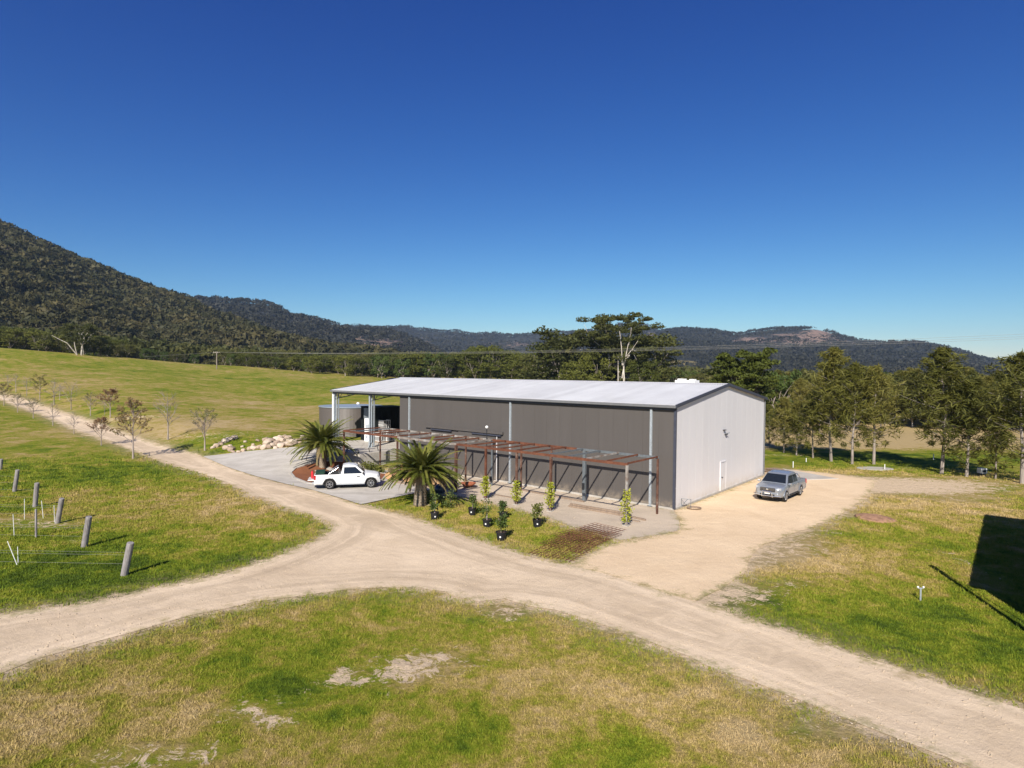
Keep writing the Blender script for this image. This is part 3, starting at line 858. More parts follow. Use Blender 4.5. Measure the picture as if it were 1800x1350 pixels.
# roof sheets, ribbed
OV = .22
def roof_sheet(width):
    mb = MB(); L = math.hypot(SW / 2 + OV, (RH - EH) * (1 + OV / (SW / 2)))
    xs = []; nr = 4; rw = width / nr
    for k in range(nr):
        x = -width / 2 + k * rw
        xs += [(x, 0), (x + rw * .30, 0), (x + rw * .38, .034), (x + rw * .62, .034), (x + rw * .70, 0)]
    xs.append((width / 2, 0))
    V = [(x, 0, z) for x, z in xs] + [(x, L, z) for x, z in xs]; m = len(xs)
    V += [(-width / 2, 0, -.04), (width / 2, 0, -.04), (-width / 2, L, -.04), (width / 2, L, -.04)]
    mb.add(V, [(i, i + 1, m + i + 1, m + i) for i in range(m - 1)] + [(2 * m + 1, 2 * m, 2 * m + 2, 2 * m + 3), tuple([2 * m, 2 * m + 1] + list(range(m - 1, -1, -1)))])
    return mb.mesh('roof_sheet', M['roof_sheet'])
n = 50; RL = SL + .3; rw = RL / n; rs = roof_sheet(rw - .004)
for i in range(n):
    x = .13 - (i + .5) * rw
    o = link('roof_sheet', rs, shed); o.location = (x, -OV, EH + .04 - OV * math.tan(pitch_)); o.rotation_euler = (pitch_, 0, 0)
    o = link('roof_sheet', rs, shed); o.location = (x, SW + OV, EH + .04 - OV * math.tan(pitch_)); o.rotation_euler = (pitch_, 0, math.pi)
MB().prism([(.14, SW / 2 - .22, RH + .045), (.14, SW / 2, RH + .115), (.14, SW / 2 + .22, RH + .045), (.14, SW / 2, RH + .06)], (-RL - .04, 0, 0)).build('ridge_cap', M['roof_sheet'], shed)
# gutters and barge boards
for y, sgn in ((-OV - .09, 1), (SW + OV + .09, -1)):
    MB().box((.16 - RL / 2, y, EH - .075), (RL + .04, .15, .17)).build('gutter', M['trim_grey'], shed)
MB().box((-SL / 2, -.075, EH - .19), (SL, .15, .30)).build('eave_fascia', M['trim_dark'], shed)
for xe in (.135, -SL - .24):
    for sgn in (0, 1):
        a = Vector((xe, -OV - .1 if not sgn else SW + OV + .1, EH - .03 - .02)); b = Vector((xe, SW / 2, RH + .035))
        d = (b - a).normalized(); up = Vector((0, 0, 1))
        MB().prism([a + up * -.12, b + up * -.12, b + up * .10, a + up * .10], (.07, 0, 0)).build('barge_board', M['trim_dark'], shed)
# corner flashing
MB().box((.02, -.02, EH / 2), (.17, .12, EH - .16)).build('corner_flashing', M['trim_dark'], shed)
MB().box((.03, SW + .02, EH / 2), (.12, .12, EH - .16)).build('corner_flashing', M['trim_grey'], shed)
# downpipe columns on the long wall
def h_col(mb, x, y, z0, z1, w=.20, d=.20, t=.018):
    mb.box((x, y - d / 2, (z0 + z1) / 2), (w, t, z1 - z0)); mb.box((x, y + d / 2, (z0 + z1) / 2), (w, t, z1 - z0)); mb.box((x, y, (z0 + z1) / 2), (t, d - t, z1 - z0))
for k in (.27, 2.27, 4.27):
    mb = MB(); mb.box((-k * BAY, -.085, (EH - .28) / 2), (.15, .13, EH - .30)); mb.build('column', M['galvanised'], shed)
    MB().box((-k * BAY, -.02, .05), (.34, .34, .04)).build('base_plate', M['galvanised_dark'], shed)
# open bay portal frames
zs = 1.28
for k, nm in ((5.27, 0), (6.27, 0)):
    x = -k * BAY
    for y in (.12, SW - .15):
        mb = MB(); h_col(mb, x, y, zs, EH - .05, .22, .26); mb.box((x, y, zs + .015), (.38, .42, .03)); mb.build('column', M['galvanised'], shed)
    mb = MB(); mb.box((x + .0, .55, (zs + EH) / 2 - .1), (.13, .13, EH - zs - .3)); mb.build('downpipe', M['galvanised'], shed)
    for y0, y1 in ((.12, SW / 2), (SW - .12, SW / 2)):
        mb = MB()
        z0 = EH - .18; z1 = RH - .18; b0 = Vector((x, y0, z0)); b1 = Vector((x, y1, z1)); c0 = Vector((x, y0, z0 - .75)); c1 = Vector((x, y1, z1 - .45))
        mb.bar(b0, b1, .10, .10); mb.bar(c0, c1, .08, .08)
        for j in range(9):
            p_ = b0.lerp(b1, j / 8); q_ = c0.lerp(c1, min(1, (j + .5) / 8)); mb.bar(p_, q_, .04); 
            if j < 8: mb.bar(q_, b0.lerp(b1, (j + 1) / 8), .04)
        mb.build('roof_truss', M['galvanised_dark'], shed)
MB().box((-SL - .14, .0, (zs + EH) / 2), (.16, .16, EH - zs - .1)).build('corner_downpipe', M['paint_white'], shed)
# purlins under the open roof
for j in range(1, 9):
    y = SW / 2 * j / 8.5
    for yy in (y, SW - y):
        z = EH + (RH - EH) * (1 - abs(yy - SW / 2) / (SW / 2)) - .12
        MB().box((-(WL + SL) / 2, yy, z), (SL - WL, .07, .16)).build('purlin', M['galvanised_dark'], shed)
# personnel door in the gable
yd = 8.55
door = MB().box((.025, yd, 1.15), (.05, .98, 2.08)).build('door', M['panel_white'], shed)
MB().box((.028, yd - .55, 1.18), (.07, .07, 2.2)).box((.028, yd + .55, 1.18), (.07, .07, 2.2)).box((.028, yd, 2.28), (.07, 1.17, .07)).build('door_frame', M['panel_white'], door)
MB().cyl((.05, yd - .36, 1.12), (.13, yd - .36, 1.12), .035, 8).box((.125, yd - .30, 1.12), (.02, .16, .03)).build('handle', M['black_steel'], door)
# light fitting high on the gable
lf = MB().box((.10, 8.9, 4.34), (.16, .28, .07)).build('wall_light', M['plastic_dark'], shed)
MB().bar((.02, 8.9, 4.36), (.26, 9.15, 4.45), .04).build('bracket', M['galvanised_dark'], lf)
MB().box((.08, 8.6, 4.68), (.16, .34, .05)).build('lamp_hood', M['plastic_dark'], lf)
# sliding door with its track box on the long wall
sd_ = MB().box((-17.6, -.05, 1.95), (4.4, .06, 3.75)).build('sliding_door', M['panel_brown'], shed)
MB().box((-19.3, -.12, 3.98), (9.2, .16, .22)).build('door_track', M['panel_brown'], sd_)
for xc, wd in ((-21.9, 2.6), (-16.5, 3.2)):
    MB().box((xc, -.13, 3.76), (wd, .18, .10)).build('track_painted_shade', M['trim_dark'], sd_)  # dark strips painting in the shade under the overhanging track pieces
MB().box((-15.35, -.10, 1.95), (.06, .05, 3.75)).build('door_edge', M['panel_white'], sd_)

# small white boxy unit peeking over the ridge
ru = tag(shed_frame('roof_unit', 4.2, 11.4, RH - .38), 'low white boxy unit peeking over the roof ridge of the shed', 'roof unit')
MB().box((0, 0, .42), (1.7, 1.1, .5)).build('housing', M['plastic_white'], ru, bevel=.03)
MB().box((-.45, 0, .72), (.5, .7, .14)).build('vent_hood', M['plastic_white'], ru)
MB().box((.5, 0, .71), (.35, .6, .12)).build('vent_hood', M['plastic_white'], ru)
MB().box((0, 0, .06), (1.9, 1.3, .24)).build('curb', M['galvanised'], ru)

# ------------------------------------------------------------------ pergola
PH = 3.60; wf, wr = -5.75, -1.80
perg = tag(shed_frame('steel_pergola'), 'long open pergola of rusty and galvanised steel along the brown shed wall', 'pergola')
ru_, we_, ga_ = M['rusty_steel'], M['weathered_steel'], M['galvanised_dark']
rd_ = M['rust_dark']
front = [(.30, we_), (5.78, rd_), (8.60, rd_), (11.40, ru_), (14.35, rd_), (21.0, rd_), (28.3, rd_)]
rear = [(.30, rd_), (5.78, ga_), (8.6, rd_), (11.40, rd_), (14.35, ga_), (17.2, rd_), (22.8, ga_), (28.3, rd_)]
for s, m in front:
    th_ = .17 if s in (14.35,) else .13
    z0 = tz(*loc(s, wf).xy)
    p = MB().box((-s, wf, (PH + z0) / 2 - .05), (th_, th_, PH - z0)).build('post', m, perg)
    MB().box((-s, wf, z0 + .03), (.34, .34, .06)).build('post_footing', M['concrete_wall'], p)
for s, m in rear:
    th_ = .22 if s == 5.78 else .12
    z0 = tz(*loc(s, wr).xy)
    MB().box((-s, wr, (PH + z0) / 2 - .05), (th_, th_ * .8, PH - z0)).build('post', m, perg)
    if s in (5.78, 11.4, 14.35): MB().box((-s, wr - .14, 1.1 if s == 5.78 else .55), (.16, .10, .42)).build('junction_box', M['black_steel'], perg)
for (a, b, m) in ((.24, 5.78, ru_), (5.79, 14.3, ru_), (14.31, 21.0, we_), (21.01, 28.4, ru_)):
    MB().box((-(a + b) / 2, wf, PH), (b - a, .075, .16)).build('beam', m, perg)
for (a, b, m) in ((.24, 6.4, ga_), (6.41, 14.3, ru_), (14.31, 21.0, we_), (21.01, 28.4, we_)):
    MB().box((-(a + b) / 2, wr, PH), (b - a, .075, .16)).build('beam', m, perg)
k = 0; s = .30
tone = [ru_, ru_, we_, ga_, ga_, ru_, ru_, ru_, ru_, ru_, we_, ru_, ru_, ru_, we_, ru_, we_, ru_, ru_, ga_, ru_]
while s < 28.5:
    MB().box((-s, (wf + wr) / 2, PH + .055), (.07, wr - wf - .09, .10)).build('rafter', tone[k % len(tone)], perg)
    k += 1; s += 1.40
# a round white lamp on a thin mast
lp = tag(shed_frame('mast_lamp', 14.7, wr - .25, 0), 'small round white lamp on a thin dark mast above the pergola', 'lamp')
MB().cyl((0, 0, 0), (0, 0, 4.45), .035, 8).build('mast', M['black_steel'], lp)
MB().lathe([(.02, -.12), (.09, -.09), (.13, 0), (.09, .09), (.02, .12)], 14, (0, 0, 4.6)).build('globe', M['plastic_white'], lp, smooth=True)

# ------------------------------------------------------------------ under the open bay
def corr_tank(p, rad, h):
    t = tag(empty('water_tank', p), 'wide low corrugated brown steel water tank with grey blue roof behind the open bay', 'water tank')
    prof = [(rad, 0)]
    nb = 44
    for i in range(nb):
        z = h * i / nb
        prof += [(rad, z), (rad + .016, z + h / nb * .5)]
    prof += [(rad, h)]
    MB().lathe(prof, 64).build('tank_wall', M['tank_steel'], t, smooth=False)
    MB().lathe([(rad + .1, h), (rad + .1, h + .09), (rad * .5, h + .17), (.3, h + .26), (.05, h + .27)], 48).build('tank_roof', M['tank_roof'], t)
    MB().lathe([(.16, 0), (.2, .1), (.16, .24), (.03, .28)], 12, (.4, 1.4, h + .16)).build('roof_vent', M['plastic_white'], t)
    MB().cyl((rad * .62 - .2, -rad * .82, 0), (rad * .62 - .2, -rad * .82, h - .5), .05, 8).build('level_pipe', M['galvanised'], t)
    return t
tp = G(603, 768); tank = corr_tank(Vector((tp.x, tp.y + 3.7, tp.z - .1)), 3.75, 3.4)
# tall white overflow riser in front of the tank
q = loc(38.0, 5.5, 1.28); q = at_depth(580, 757, 70); q.z = 1.2
rp = tag(empty('riser_pipe', q), 'tall white pipe standing in front of the left side of the water tank', 'pipe')
mb = MB(); mb.cyl((0, 0, 0), (0, 0, at_depth(580, 720, 70).z - 1.2), .13, 12); mb.build('pipe', M['paint_white'], rp)
MB().cyl((0, 0, 0), (0, 0, .12), .22, 12).build('flange', M['galvanised'], rp)

def on_dock(u, v): 
    d = ray(u, v); t = (1.285 - CAM_H) / d.z; p = d * t
    return Vector((p.x, p.y, 1.285))
RZ = math.atan2(XR.y, XR.x)
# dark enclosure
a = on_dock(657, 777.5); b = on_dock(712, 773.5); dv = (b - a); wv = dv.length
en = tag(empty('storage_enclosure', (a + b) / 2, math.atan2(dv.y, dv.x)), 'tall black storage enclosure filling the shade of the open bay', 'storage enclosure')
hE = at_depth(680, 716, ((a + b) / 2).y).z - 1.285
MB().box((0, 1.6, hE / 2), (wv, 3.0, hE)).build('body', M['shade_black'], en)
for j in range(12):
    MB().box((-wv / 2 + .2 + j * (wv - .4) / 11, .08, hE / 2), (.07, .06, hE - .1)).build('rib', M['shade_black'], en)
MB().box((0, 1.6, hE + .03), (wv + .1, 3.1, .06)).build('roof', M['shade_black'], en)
# white and grey cabinet
a = on_dock(649, 776)
cb = tag(empty('cabinet', a, ) , 'tall white cabinet with grey top beside the column of the open bay', 'cabinet'); cb.rotation_euler.z = RZ * .3
MB().box((0, .4, 1.25), (1.15, .8, 2.5)).build('body', M['paint_white'], cb, bevel=.02)
MB().box((.1, .45, 3.05), (1.5, .9, 1.1)).build('top_box', M['galvanised_dark'], cb)
MB().box((0, -.015, 1.6), (.9, .02, .5)).build('panel_vent', M['galvanised'], cb)
MB().box((-.3, -.02, .5), (.25, .03, .35)).build('switch_box', M['galvanised'], cb)
# caged liquid totes
def tote(p, label):
    t = tag(empty('caged_tote', p, RZ), label, 'tote', 'caged totes in the open bay')
    MB().box((0, 0, .07), (1.1, .95, .13)).build('pallet', M['old_timber'], t)
    MB().box((0, 0, .62), (1.0, .85, .94)).build('bottle', M['black_steel'], t, bevel=.05)
    mb = MB()
    for k_ in range(7):
        x = -.53 + k_ * .1767
        for y in (-.46, .46): mb.cyl((x, y, .13), (x, y, 1.15), .022, 5)
    for k_ in range(5):
        y = -.46 + k_ * .23
        for x in (-.54, .54): mb.cyl((x, y, .13), (x, y, 1.15), .022, 5)
    for z in (.16, .65, 1.15):
        for y in (-.46, .46): mb.bar((-.55, y, z), (.55, y, z), .04)
        for x in (-.55, .55): mb.bar((x, -.46, z), (x, .46, z), .04)
    mb.build('cage', M['paint_white'], t)
for (u, v, lab, z) in ((668, 777, 'white caged tote nearest the column, standing on the dock slab', 0), (681, 776, 'white caged tote in the middle of the row on the dock slab', 0),
                    (694, 775, 'white caged tote at the right end of the row beside the brown wall', 0), (674, 776.5, 'white caged tote stacked on top of the row', 1.2)):
    a = on_dock(u, v); a.z += z; tote(a, lab)
pc = tag(shed_frame('packing_case', (on_dock(664, 775) - SC).dot(DL), (on_dock(664, 775) - SC).dot(DR) + 1.3, 1.285), 'pale beige packing case standing behind the caged totes', 'packing case')
MB().box((0, 0, 1.2), (1.6, 1.0, 2.4)).build('box', M['plastic_white'], pc, bevel=.02)
MB().box((0, -.51, 1.9), (1.5, .03, .08)).build('strap', M['plastic_dark'], pc)
# bent steel rods at the dock edge
for (u, v, lab) in ((650, 795, 'bent dark steel rod at the left of the dock edge'), (665, 792, 'bent dark steel rod at the right of the dock edge')):
    a = on_dock(u, v)
    r_ = tag(MB().tube([a, a + Vector((-.1, 0, .35)), a + Vector((.05, 0, .75)), a + Vector((.3, 0, 1.0))], .035, 6).build('steel_rod', M['black_steel']), lab, 'rod', 'bent rods on the dock')
# low rail along the dock edge
dr_ = tag(shed_frame('edge_rail', 0, 0, 1.285), 'low dark rail along the front edge of the raised loading slab', 'rail')
for s in (29.4, 31.2, 33.0): MB().box((-s, -3.45, .16), (.05, .05, .32)).build('post', M['black_steel'], dr_)
MB().box((-31.2, -3.45, .33), (3.7, .05, .05)).build('rail', M['black_steel'], dr_)

# ------------------------------------------------------------------ barrels
def barrel_parts(t, r=.35, L=.92):
    prof = []
    for i in range(9):
        x = -1 + 2 * i / 8
        prof.append((r * (1 - .17 * x * x), x * L / 2))
    Mx = Matrix.Rotation(math.pi / 2, 3, 'X')     # axis along Y
    MB().lathe([(prof[0][0] - .03, prof[0][1] + .03)] + prof + [(prof[-1][0] - .03, prof[-1][1] - .03)], 20, (0, 0, r), Mx).build('staves', M['barrel_wood'], t, smooth=True)
    for sgn in (-1, 1):
        MB().lathe([(.01, -.012), (r * .80, -.012), (r * .80, .012), (.01, .012)], 20, (0, sgn * (L / 2 - .022), r), Mx).build('head', M['barrel_end'], t)
        for q_ in (.97, .55):
            rr = r * (1 - .17 * q_ * q_) + .008
            MB().lathe([(rr - .01, -.022), (rr, -.022), (rr, .022), (rr - .01, .022)], 20, (0, sgn * q_ * L / 2 * .97, r), Mx, True).build('hoop', M['hoop'], t)
bt = empty('wine_barrel', (0, 0, 0)); barrel_parts(bt)
bl = [(684, 847, 0), (698, 848, 0), (715, 852, 0), (727, 853, 0), (748, 856, 0), (762, 857, 0), (776, 858, 0), (791, 860, 0), (706, 847.5, .6), (721, 850, .6), (755, 853, .6), (770, 855, .6)]
blab = ['leftmost wine barrel lying beside the white ute bonnet', 'second wine barrel from the left of the row under the palm', 'third barrel from the left, its orange head showing under palm fronds',
  'barrel lying just left of the leaning palm trunk', 'barrel lying just right of the palm trunk', 'barrel in deep palm shade, second right of the trunk', 'barrel in deep palm shade, third right of the trunk',
  'rightmost barrel of the ground row beside the pergola post', 'upper barrel resting on the second and third barrels', 'upper barrel left of the palm trunk', 'upper barrel right of the palm trunk in shade', 'rightmost upper barrel of the stack']
for i, ((u, v, dz), lab) in enumerate(zip(bl, blab)):
    o = bt if i == 0 else copy_tree(bt)
    p = G(u, v)
    if dz: p = p + Vector((.1, .35, 0))
    o.location = (p.x, p.y + .5, .13 + dz + p.z); o.rotation_euler.z = R(-8 + random.uniform(-7, 7))
    tag(o, lab, 'barrel', 'wine barrels under the front palm')
# timber racks carrying the barrels
for (u0, v0, u1, v1, lab) in ((680, 849, 730, 856, 'weathered timber rail carrying the left half of the barrel row'), (742, 857, 796, 863, 'weathered timber rail carrying the right half of the barrel row')):
    a = G(u0, v0); b = G(u1, v1)
    for dy, nm in ((.25, 0), (.85, 1)):
        o = MB().bar(Vector((a.x, a.y + dy, .07 + a.z)), Vector((b.x, b.y + dy, .07 + b.z)), .12, .13).build('barrel_rail', M['old_timber'])
        tag(o, lab if not nm else lab.replace('timber rail', 'rear timber rail'), 'rail', 'rails under the barrels')

# dark ceramic ball, rusty fire bowl
p = G(773, 868); t = tag(empty('stone_ball', p), 'large dark grey ball sitting in the shade right of the front palm', 'ball')
MB().lathe([(.10, .0), (.26, .05), (.38, .17), (.42, .34), (.38, .52), (.26, .66), (.10, .73), (.02, .74)], 24).build('ball', M['ceramic_dark'], t, smooth=True)
MB().lathe([(.28, -.02), (.28, .06), (.22, .07)], 20).build('plinth', M['concrete_wall'], t)
p = G(823, 857); t = tag(empty('fire_bowl', p), 'shallow rusty orange fire bowl on the gravel near the pergola post', 'fire bowl')
MB().lathe([(.10, .12), (.40, .22), (.60, .36), (.62, .36), (.42, .18), (.10, .08)], 24).build('bowl', M['terracotta'], t, smooth=True)
for a in (0, 2.1, 4.2): MB().cyl((.25 * math.cos(a), .25 * math.sin(a), 0), (.3 * math.cos(a), .3 * math.sin(a), .2), .02, 6).build('leg', M['black_steel'], t)

# timbers lying on the gravel
def timber(u0, v0, u1, v1, w, h, dy, dz, lab, mat='old_timber', group=None):
    a = G(u0, v0); b = G(u1, v1); dirn = Vector((b.x - a.x, b.y - a.y, 0)).normalized(); nrm = Vector((-dirn.y, dirn.x, 0))
    a = a + nrm * dy; b = b + nrm * dy
    a.z += h / 2 + dz; b.z += h / 2 + dz
    c = (a + b) / 2
    mb = MB(); L = (b - a).length
    mb.box((0, 0, 0), (L, w, h)); o = mb.build('timber_beam', M[mat], bevel=.012)
    o.location = c; o.rotation_euler = (0, -math.atan2(b.z - a.z, math.hypot(b.x - a.x, b.y - a.y)), math.atan2(b.y - a.y, b.x - a.x))
    return tag(o, lab, 'timber', group)
timber(1000, 891, 1098, 908, .16, .14, 0, 0, 'lower front beam of the timber pile right of the third vine post', group='old timbers lying on the gravel')
timber(1000, 891, 1100, 908.5, .15, .13, .24, 0, 'lower rear beam of the timber pile right of the third vine post', group='old timbers lying on the gravel')
timber(1001, 891, 1095, 907.3, .15, .10, .10, .14, 'top beam of the timber pile right of the third vine post', group='old timbers lying on the gravel')
timber(1085, 906, 1132, 916.5, .16, .12, .15, 0, 'short beam poking out beyond the rightmost vine post', group='old timbers lying on the gravel')
timber(1092, 911, 1126, 918, .10, .07, -.05, 0, 'thin short board beside the rightmost vine post', group='old timbers lying on the gravel')
timber(868, 871, 905, 878, .22, .06, .2, 0, 'flat brown board on the gravel between the second and third vine posts', group='old timbers lying on the gravel')
timber(905, 860, 1026, 883, .22, .10, .0, 0, 'long brown edging sleeper along the foot of the shed wall', group='old timbers lying on the gravel')

# rusty reinforcing mesh sheets lying on the grass
def mesh_sheet(u, v, rz, L, W, gap, lab, dz):
    p = G(u, v); t = tag(empty('reinforcing_mesh', (p.x, p.y, p.z + dz), rz), lab, 'mesh sheet', 'rusty mesh sheets on the lawn corner')
    a = MB()
    nx = int(W / gap)
    for i in range(nx + 1):
        y = -W / 2 + i * gap
        a.bar((-L / 2, y, .012), (L / 2, y + random.uniform(-.02, .02), .012 + random.uniform(0, .03)), .016)
    o = a.build('long_bars', M['rusty_steel'], t); o['kind'] = 'stuff'
    b = MB()
    for i in range(int(L / (gap * 1.4)) + 1):
        x = -L / 2 + i * gap * 1.4
        b.bar((x, -W / 2, .03), (x, W / 2, .03), .016)
    o = b.build('cross_bars', M['rusty_steel'], t); o['kind'] = 'stuff'
d_ = math.atan2(DL.y, DL.x)
mesh_sheet(1003, 962, d_ + math.pi / 2 + .15, 4.6, 2.4, .22, 'brown rusty mesh sheet nearest the road at the lawn corner', .02)
mesh_sheet(1022, 950, d_ + math.pi / 2 + .02, 4.4, 2.4, .24, 'rusty mesh sheet in the middle of the pile at the lawn corner', .08)
mesh_sheet(1035, 941, d_ + math.pi / 2 - .08, 4.0, 2.2, .26, 'paler mesh sheet farthest from the road at the lawn corner', .13)

# potted plants
def leafy(t, n_, h0, h1, r_, lf, mat, stem=True, zf=1.0):
    V = []; 
    if stem:
        mb = MB()
        for k_ in range(3):
            a = random.uniform(0, 6.28); mb.tube([(0, 0, h0 * .3), (.06 * math.cos(a), .06 * math.sin(a), (h0 + h1) / 2), (r_ * .6 * math.cos(a), r_ * .6 * math.sin(a), h1 * .95)], [.02, .014, .006], 5)
        mb.build('stem', M['bark_twig'], t)
    cl = [(random.uniform(-1, 1) * r_ * .6, random.uniform(-1, 1) * r_ * .6, random.uniform(h0, h1)) for _ in range(9)]
    for _ in range(n_):
        c = random.choice(cl)
        p = Vector((c[0] + random.gauss(0, r_ * .28), c[1] + random.gauss(0, r_ * .28), c[2] + random.gauss(0, r_ * .28)))
        d = Vector((random.gauss(0, 1), random.gauss(0, 1), random.gauss(-.2, .7))).normalized() * lf
        s_ = d.cross(Vector((random.gauss(0, 1), random.gauss(0, 1), random.gauss(0, 1)))).normalized() * lf * .28
        V += [p, p + d * .5 + s_, p + d, p + d * .5 - s_]
    V = np.array([tuple(v) for v in V])
    o = link('foliage', tri_mesh('foliage', V, np.arange(len(V)).reshape(-1, 4), mat), t)
    return o
pots = [(764, 913, .50, 871, .26, 'potted plant farthest left, its sparse foliage leaning right toward the bush'), (830, 905, .50, 872, .26, 'potted shrub standing nearest the second vine post on the gravel edge'),
    (856, 926, .52, 881, .34, 'tall potted shrub just left behind the frontmost pot'), (884, 913, .48, 882, .28, 'potted shrub at the gravel edge, right behind the frontmost pot'),
    (881, 949, .56, 908, .30, 'potted shrub standing closest to the dirt road junction'), (944, 926, .52, 891, .36, 'rightmost potted shrub, standing alone near the mesh sheets')]
for (u, v, pw_, vt, cr_, lab) in pots:
    p = G(u, v); t = tag(empty('potted_shrub', p), lab, 'potted plant', 'black potted shrubs on the lawn')
    h = height_px(vt, u, p)
    MB().lathe([(pw_ * .40, 0), (pw_ * .50, .40), (pw_ * .54, .40), (pw_ * .54, .45), (pw_ * .48, .45), (pw_ * .46, .39)], 20).build('pot', M['pot_black'], t)
    MB().lathe([(.01, .385), (pw_ * .45, .385), (pw_ * .45, .395), (.01, .395)], 16).build('soil', M['soil'], t)
    MB().cyl((-.03, -pw_ * .455, .22), (-.03, -pw_ * .50, .22), .045, 10).build('round_sticker', M['plastic_white'], t)
    leafy(t, random.randint(150, 340), random.uniform(.5, .75), h, cr_ * random.uniform(.8, 1.25), random.uniform(.11, .17), M['leaf_pot'] if random.random() < .7 else M['leaf_lime'])
    t.rotation_euler.z = random.uniform(-.4, .4)
p = G(793, 893); t = tag(empty('low_bush', p), 'thin green sapling without a pot in the lawn right of the front palm', 'sapling')
leafy(t, 300, .15, 1.0, .55, .14, M['leaf_pot'])
p = G(777, 885)
# vines climbing the front pergola posts
for s, lab, hb, ht in ((.30, 'bright yellow green vine on the rightmost front pergola post', .5, 2.15), (5.78, 'yellow green vine on the front post just left of the timber pile', .7, 1.9), (8.60, 'yellow green vine on the second front post left of the timber pile', .5, 1.6), (11.40, 'small yellow green vine on the front post nearest the fire bowl', .6, 1.6)):
    t = tag(shed_frame('climbing_vine', s, wf, 0), lab, 'vine', 'young vines on the pergola posts')
    MB().tube([(.1, -.1, 0), (.0, -.10, .6), (.08, -.08, ht * .8)], [.02, .016, .01], 5).build('stem', M['bark_twig'], t)
    V = []
    for _ in range(520):
        z = random.uniform(hb * .5, ht); rr = .18 + (.14 + .16 * random.random()) * math.sin(min(1, (z - hb * .5) / (ht - hb)) * math.pi)
        a = random.uniform(0, 6.28); r0 = random.uniform(.09, rr)
        q_ = Vector((r0 * math.cos(a), r0 * math.sin(a), z)); d = Vector((random.gauss(0, 1), random.gauss(0, 1), random.gauss(0, .7))).normalized() * .12
        s_ = d.cross(Vector((random.gauss(0, 1), random.gauss(0, 1), 1))).normalized() * .045
        V += [q_, q_ + d * .5 + s_, q_ + d, q_ + d * .5 - s_]
    V = np.array([tuple(v) for v in V])
    link('foliage', tri_mesh('foliage', V, np.arange(len(V)).reshape(-1, 4), M['leaf_vine']), t)

# low shrubs in the planted slope between the palms
for (u, v, r_, lab) in ((640, 826, .7, 'dark clumping shrub behind the roof of the white ute'), (655, 829, .6, 'low dark shrub against the pale dock face'), (668, 833, .5, 'small grey green shrub beside the ute bonnet'), (690, 836, .5, 'low straw coloured clump at the gravel edge by the barrels')):
    p = G(u, v); t = tag(empty('garden_shrub', p), lab, 'shrub', 'low shrubs between the two palms')
    leafy(t, 300, .1, r_ * 1.0, r_ * .9, .18, M['leaf_dense'] if 'straw' not in lab else M['leaf_palm_dry'])

# ------------------------------------------------------------------ corner fittings, hose, pallets
p = G(1206, 893); t = tag(empty('bent_frame', p, RZ + .3), 'small thin metal frame standing at the shed corner', 'metal frame')
for x in (-.3, .3): MB().cyl((x, 0, 0), (x, 0, .62), .02, 6).build('leg', M['galvanised_dark'], t)
MB().cyl((-.3, 0, .6), (.3, 0, .6), .02, 6).cyl((-.3, 0, .1), (.1, 0, .6), .02, 6).build('brace', M['galvanised_dark'], t)
p = G(1220, 895)
mb = MB()
for k_ in range(4):
    r0 = .36 + .035 * k_; pts = [(p.x + r0 * math.cos(a) * 1.0, p.y + r0 * math.sin(a) * .85, p.z + .03 + .025 * k_) for a in np.linspace(0, 6.1, 26)]
    mb.tube(pts, .022, 5)
tag(mb.build('garden_hose', M['old_timber']), 'brown coiled hose lying on the sand near the shed corner', 'hose')
p = G(1361, 831)
base_rz = RZ
t0 = None
pal = [((-.2, .3, 0), 0.05, 'bottom left pallet by the back corner of the gable'), ((1.0, .2, 0), -.2, 'bottom right pallet by the back corner of the gable'), ((.2, .3, .17), .25, 'upper pallet of the brown pile by the back corner of the gable')]
for (o_, rz, lab) in pal:
    t = tag(empty('timber_pallet', (p.x + o_[0], p.y + o_[1], p.z + o_[2]), rz + .2), lab, 'pallet', 'pallets by the gable corner')
    for k_ in range(6): MB().box((0, -.5 + k_ * .2, .13), (1.2, .12, .025)).build('slat', M['old_timber'], t)
    for k_ in range(3): MB().box((-.5 + k_ * .5, 0, .065), (.09, 1.1, .10)).build('bearer', M['old_timber'], t)
p = G(1352, 826); o = tag(MB().prism([loc(-.3, SW - .5, -.02), loc(-.3, SW + 5, -.02), loc(-5.5, SW + 2.5, -.02), loc(-1.2, SW - 3.2, -.02)][::-1], (0, 0, .085)).build('concrete_apron', M['concrete']), kind='structure')

# ------------------------------------------------------------------ boulders by the driveway
rocks_px = []
random.seed(11)
for (u, v, s) in [(380, 786, .7), (388, 782, .6), (396, 778, .75), (404, 775, .8), (412, 772, .9), (398, 790, .8), (406, 792, .7), (404, 787, .6), (374, 788, .5),
    (420, 796, .5), (428, 794, .55), (438, 791, .6), (447, 790, .75), (456, 789, .7), (464, 789, .8), (472, 788, .7), (480, 785, .8), (470, 781, .9), (478, 777, .8), (487, 783, .9), (486, 775, 1.0), (494, 786, .85),
    (495, 778, .9), (501, 784, .8), (503, 775, .9), (509, 785, .8), (511, 778, .85), (507, 771, .7), (514, 783, .7), (500, 769, .6), (492, 770, .6), (467, 775, .65), (453, 776, .5), (431, 778, .4), (519, 780, .7), (524, 776, .7), (528, 782, .6),
    (445, 783, .4), (426, 786, .35), (484, 789, .5), (410, 796, .5), (532, 770, .6), (538, 774, .55)]:
    rocks_px.append((u, v, s))
base = []
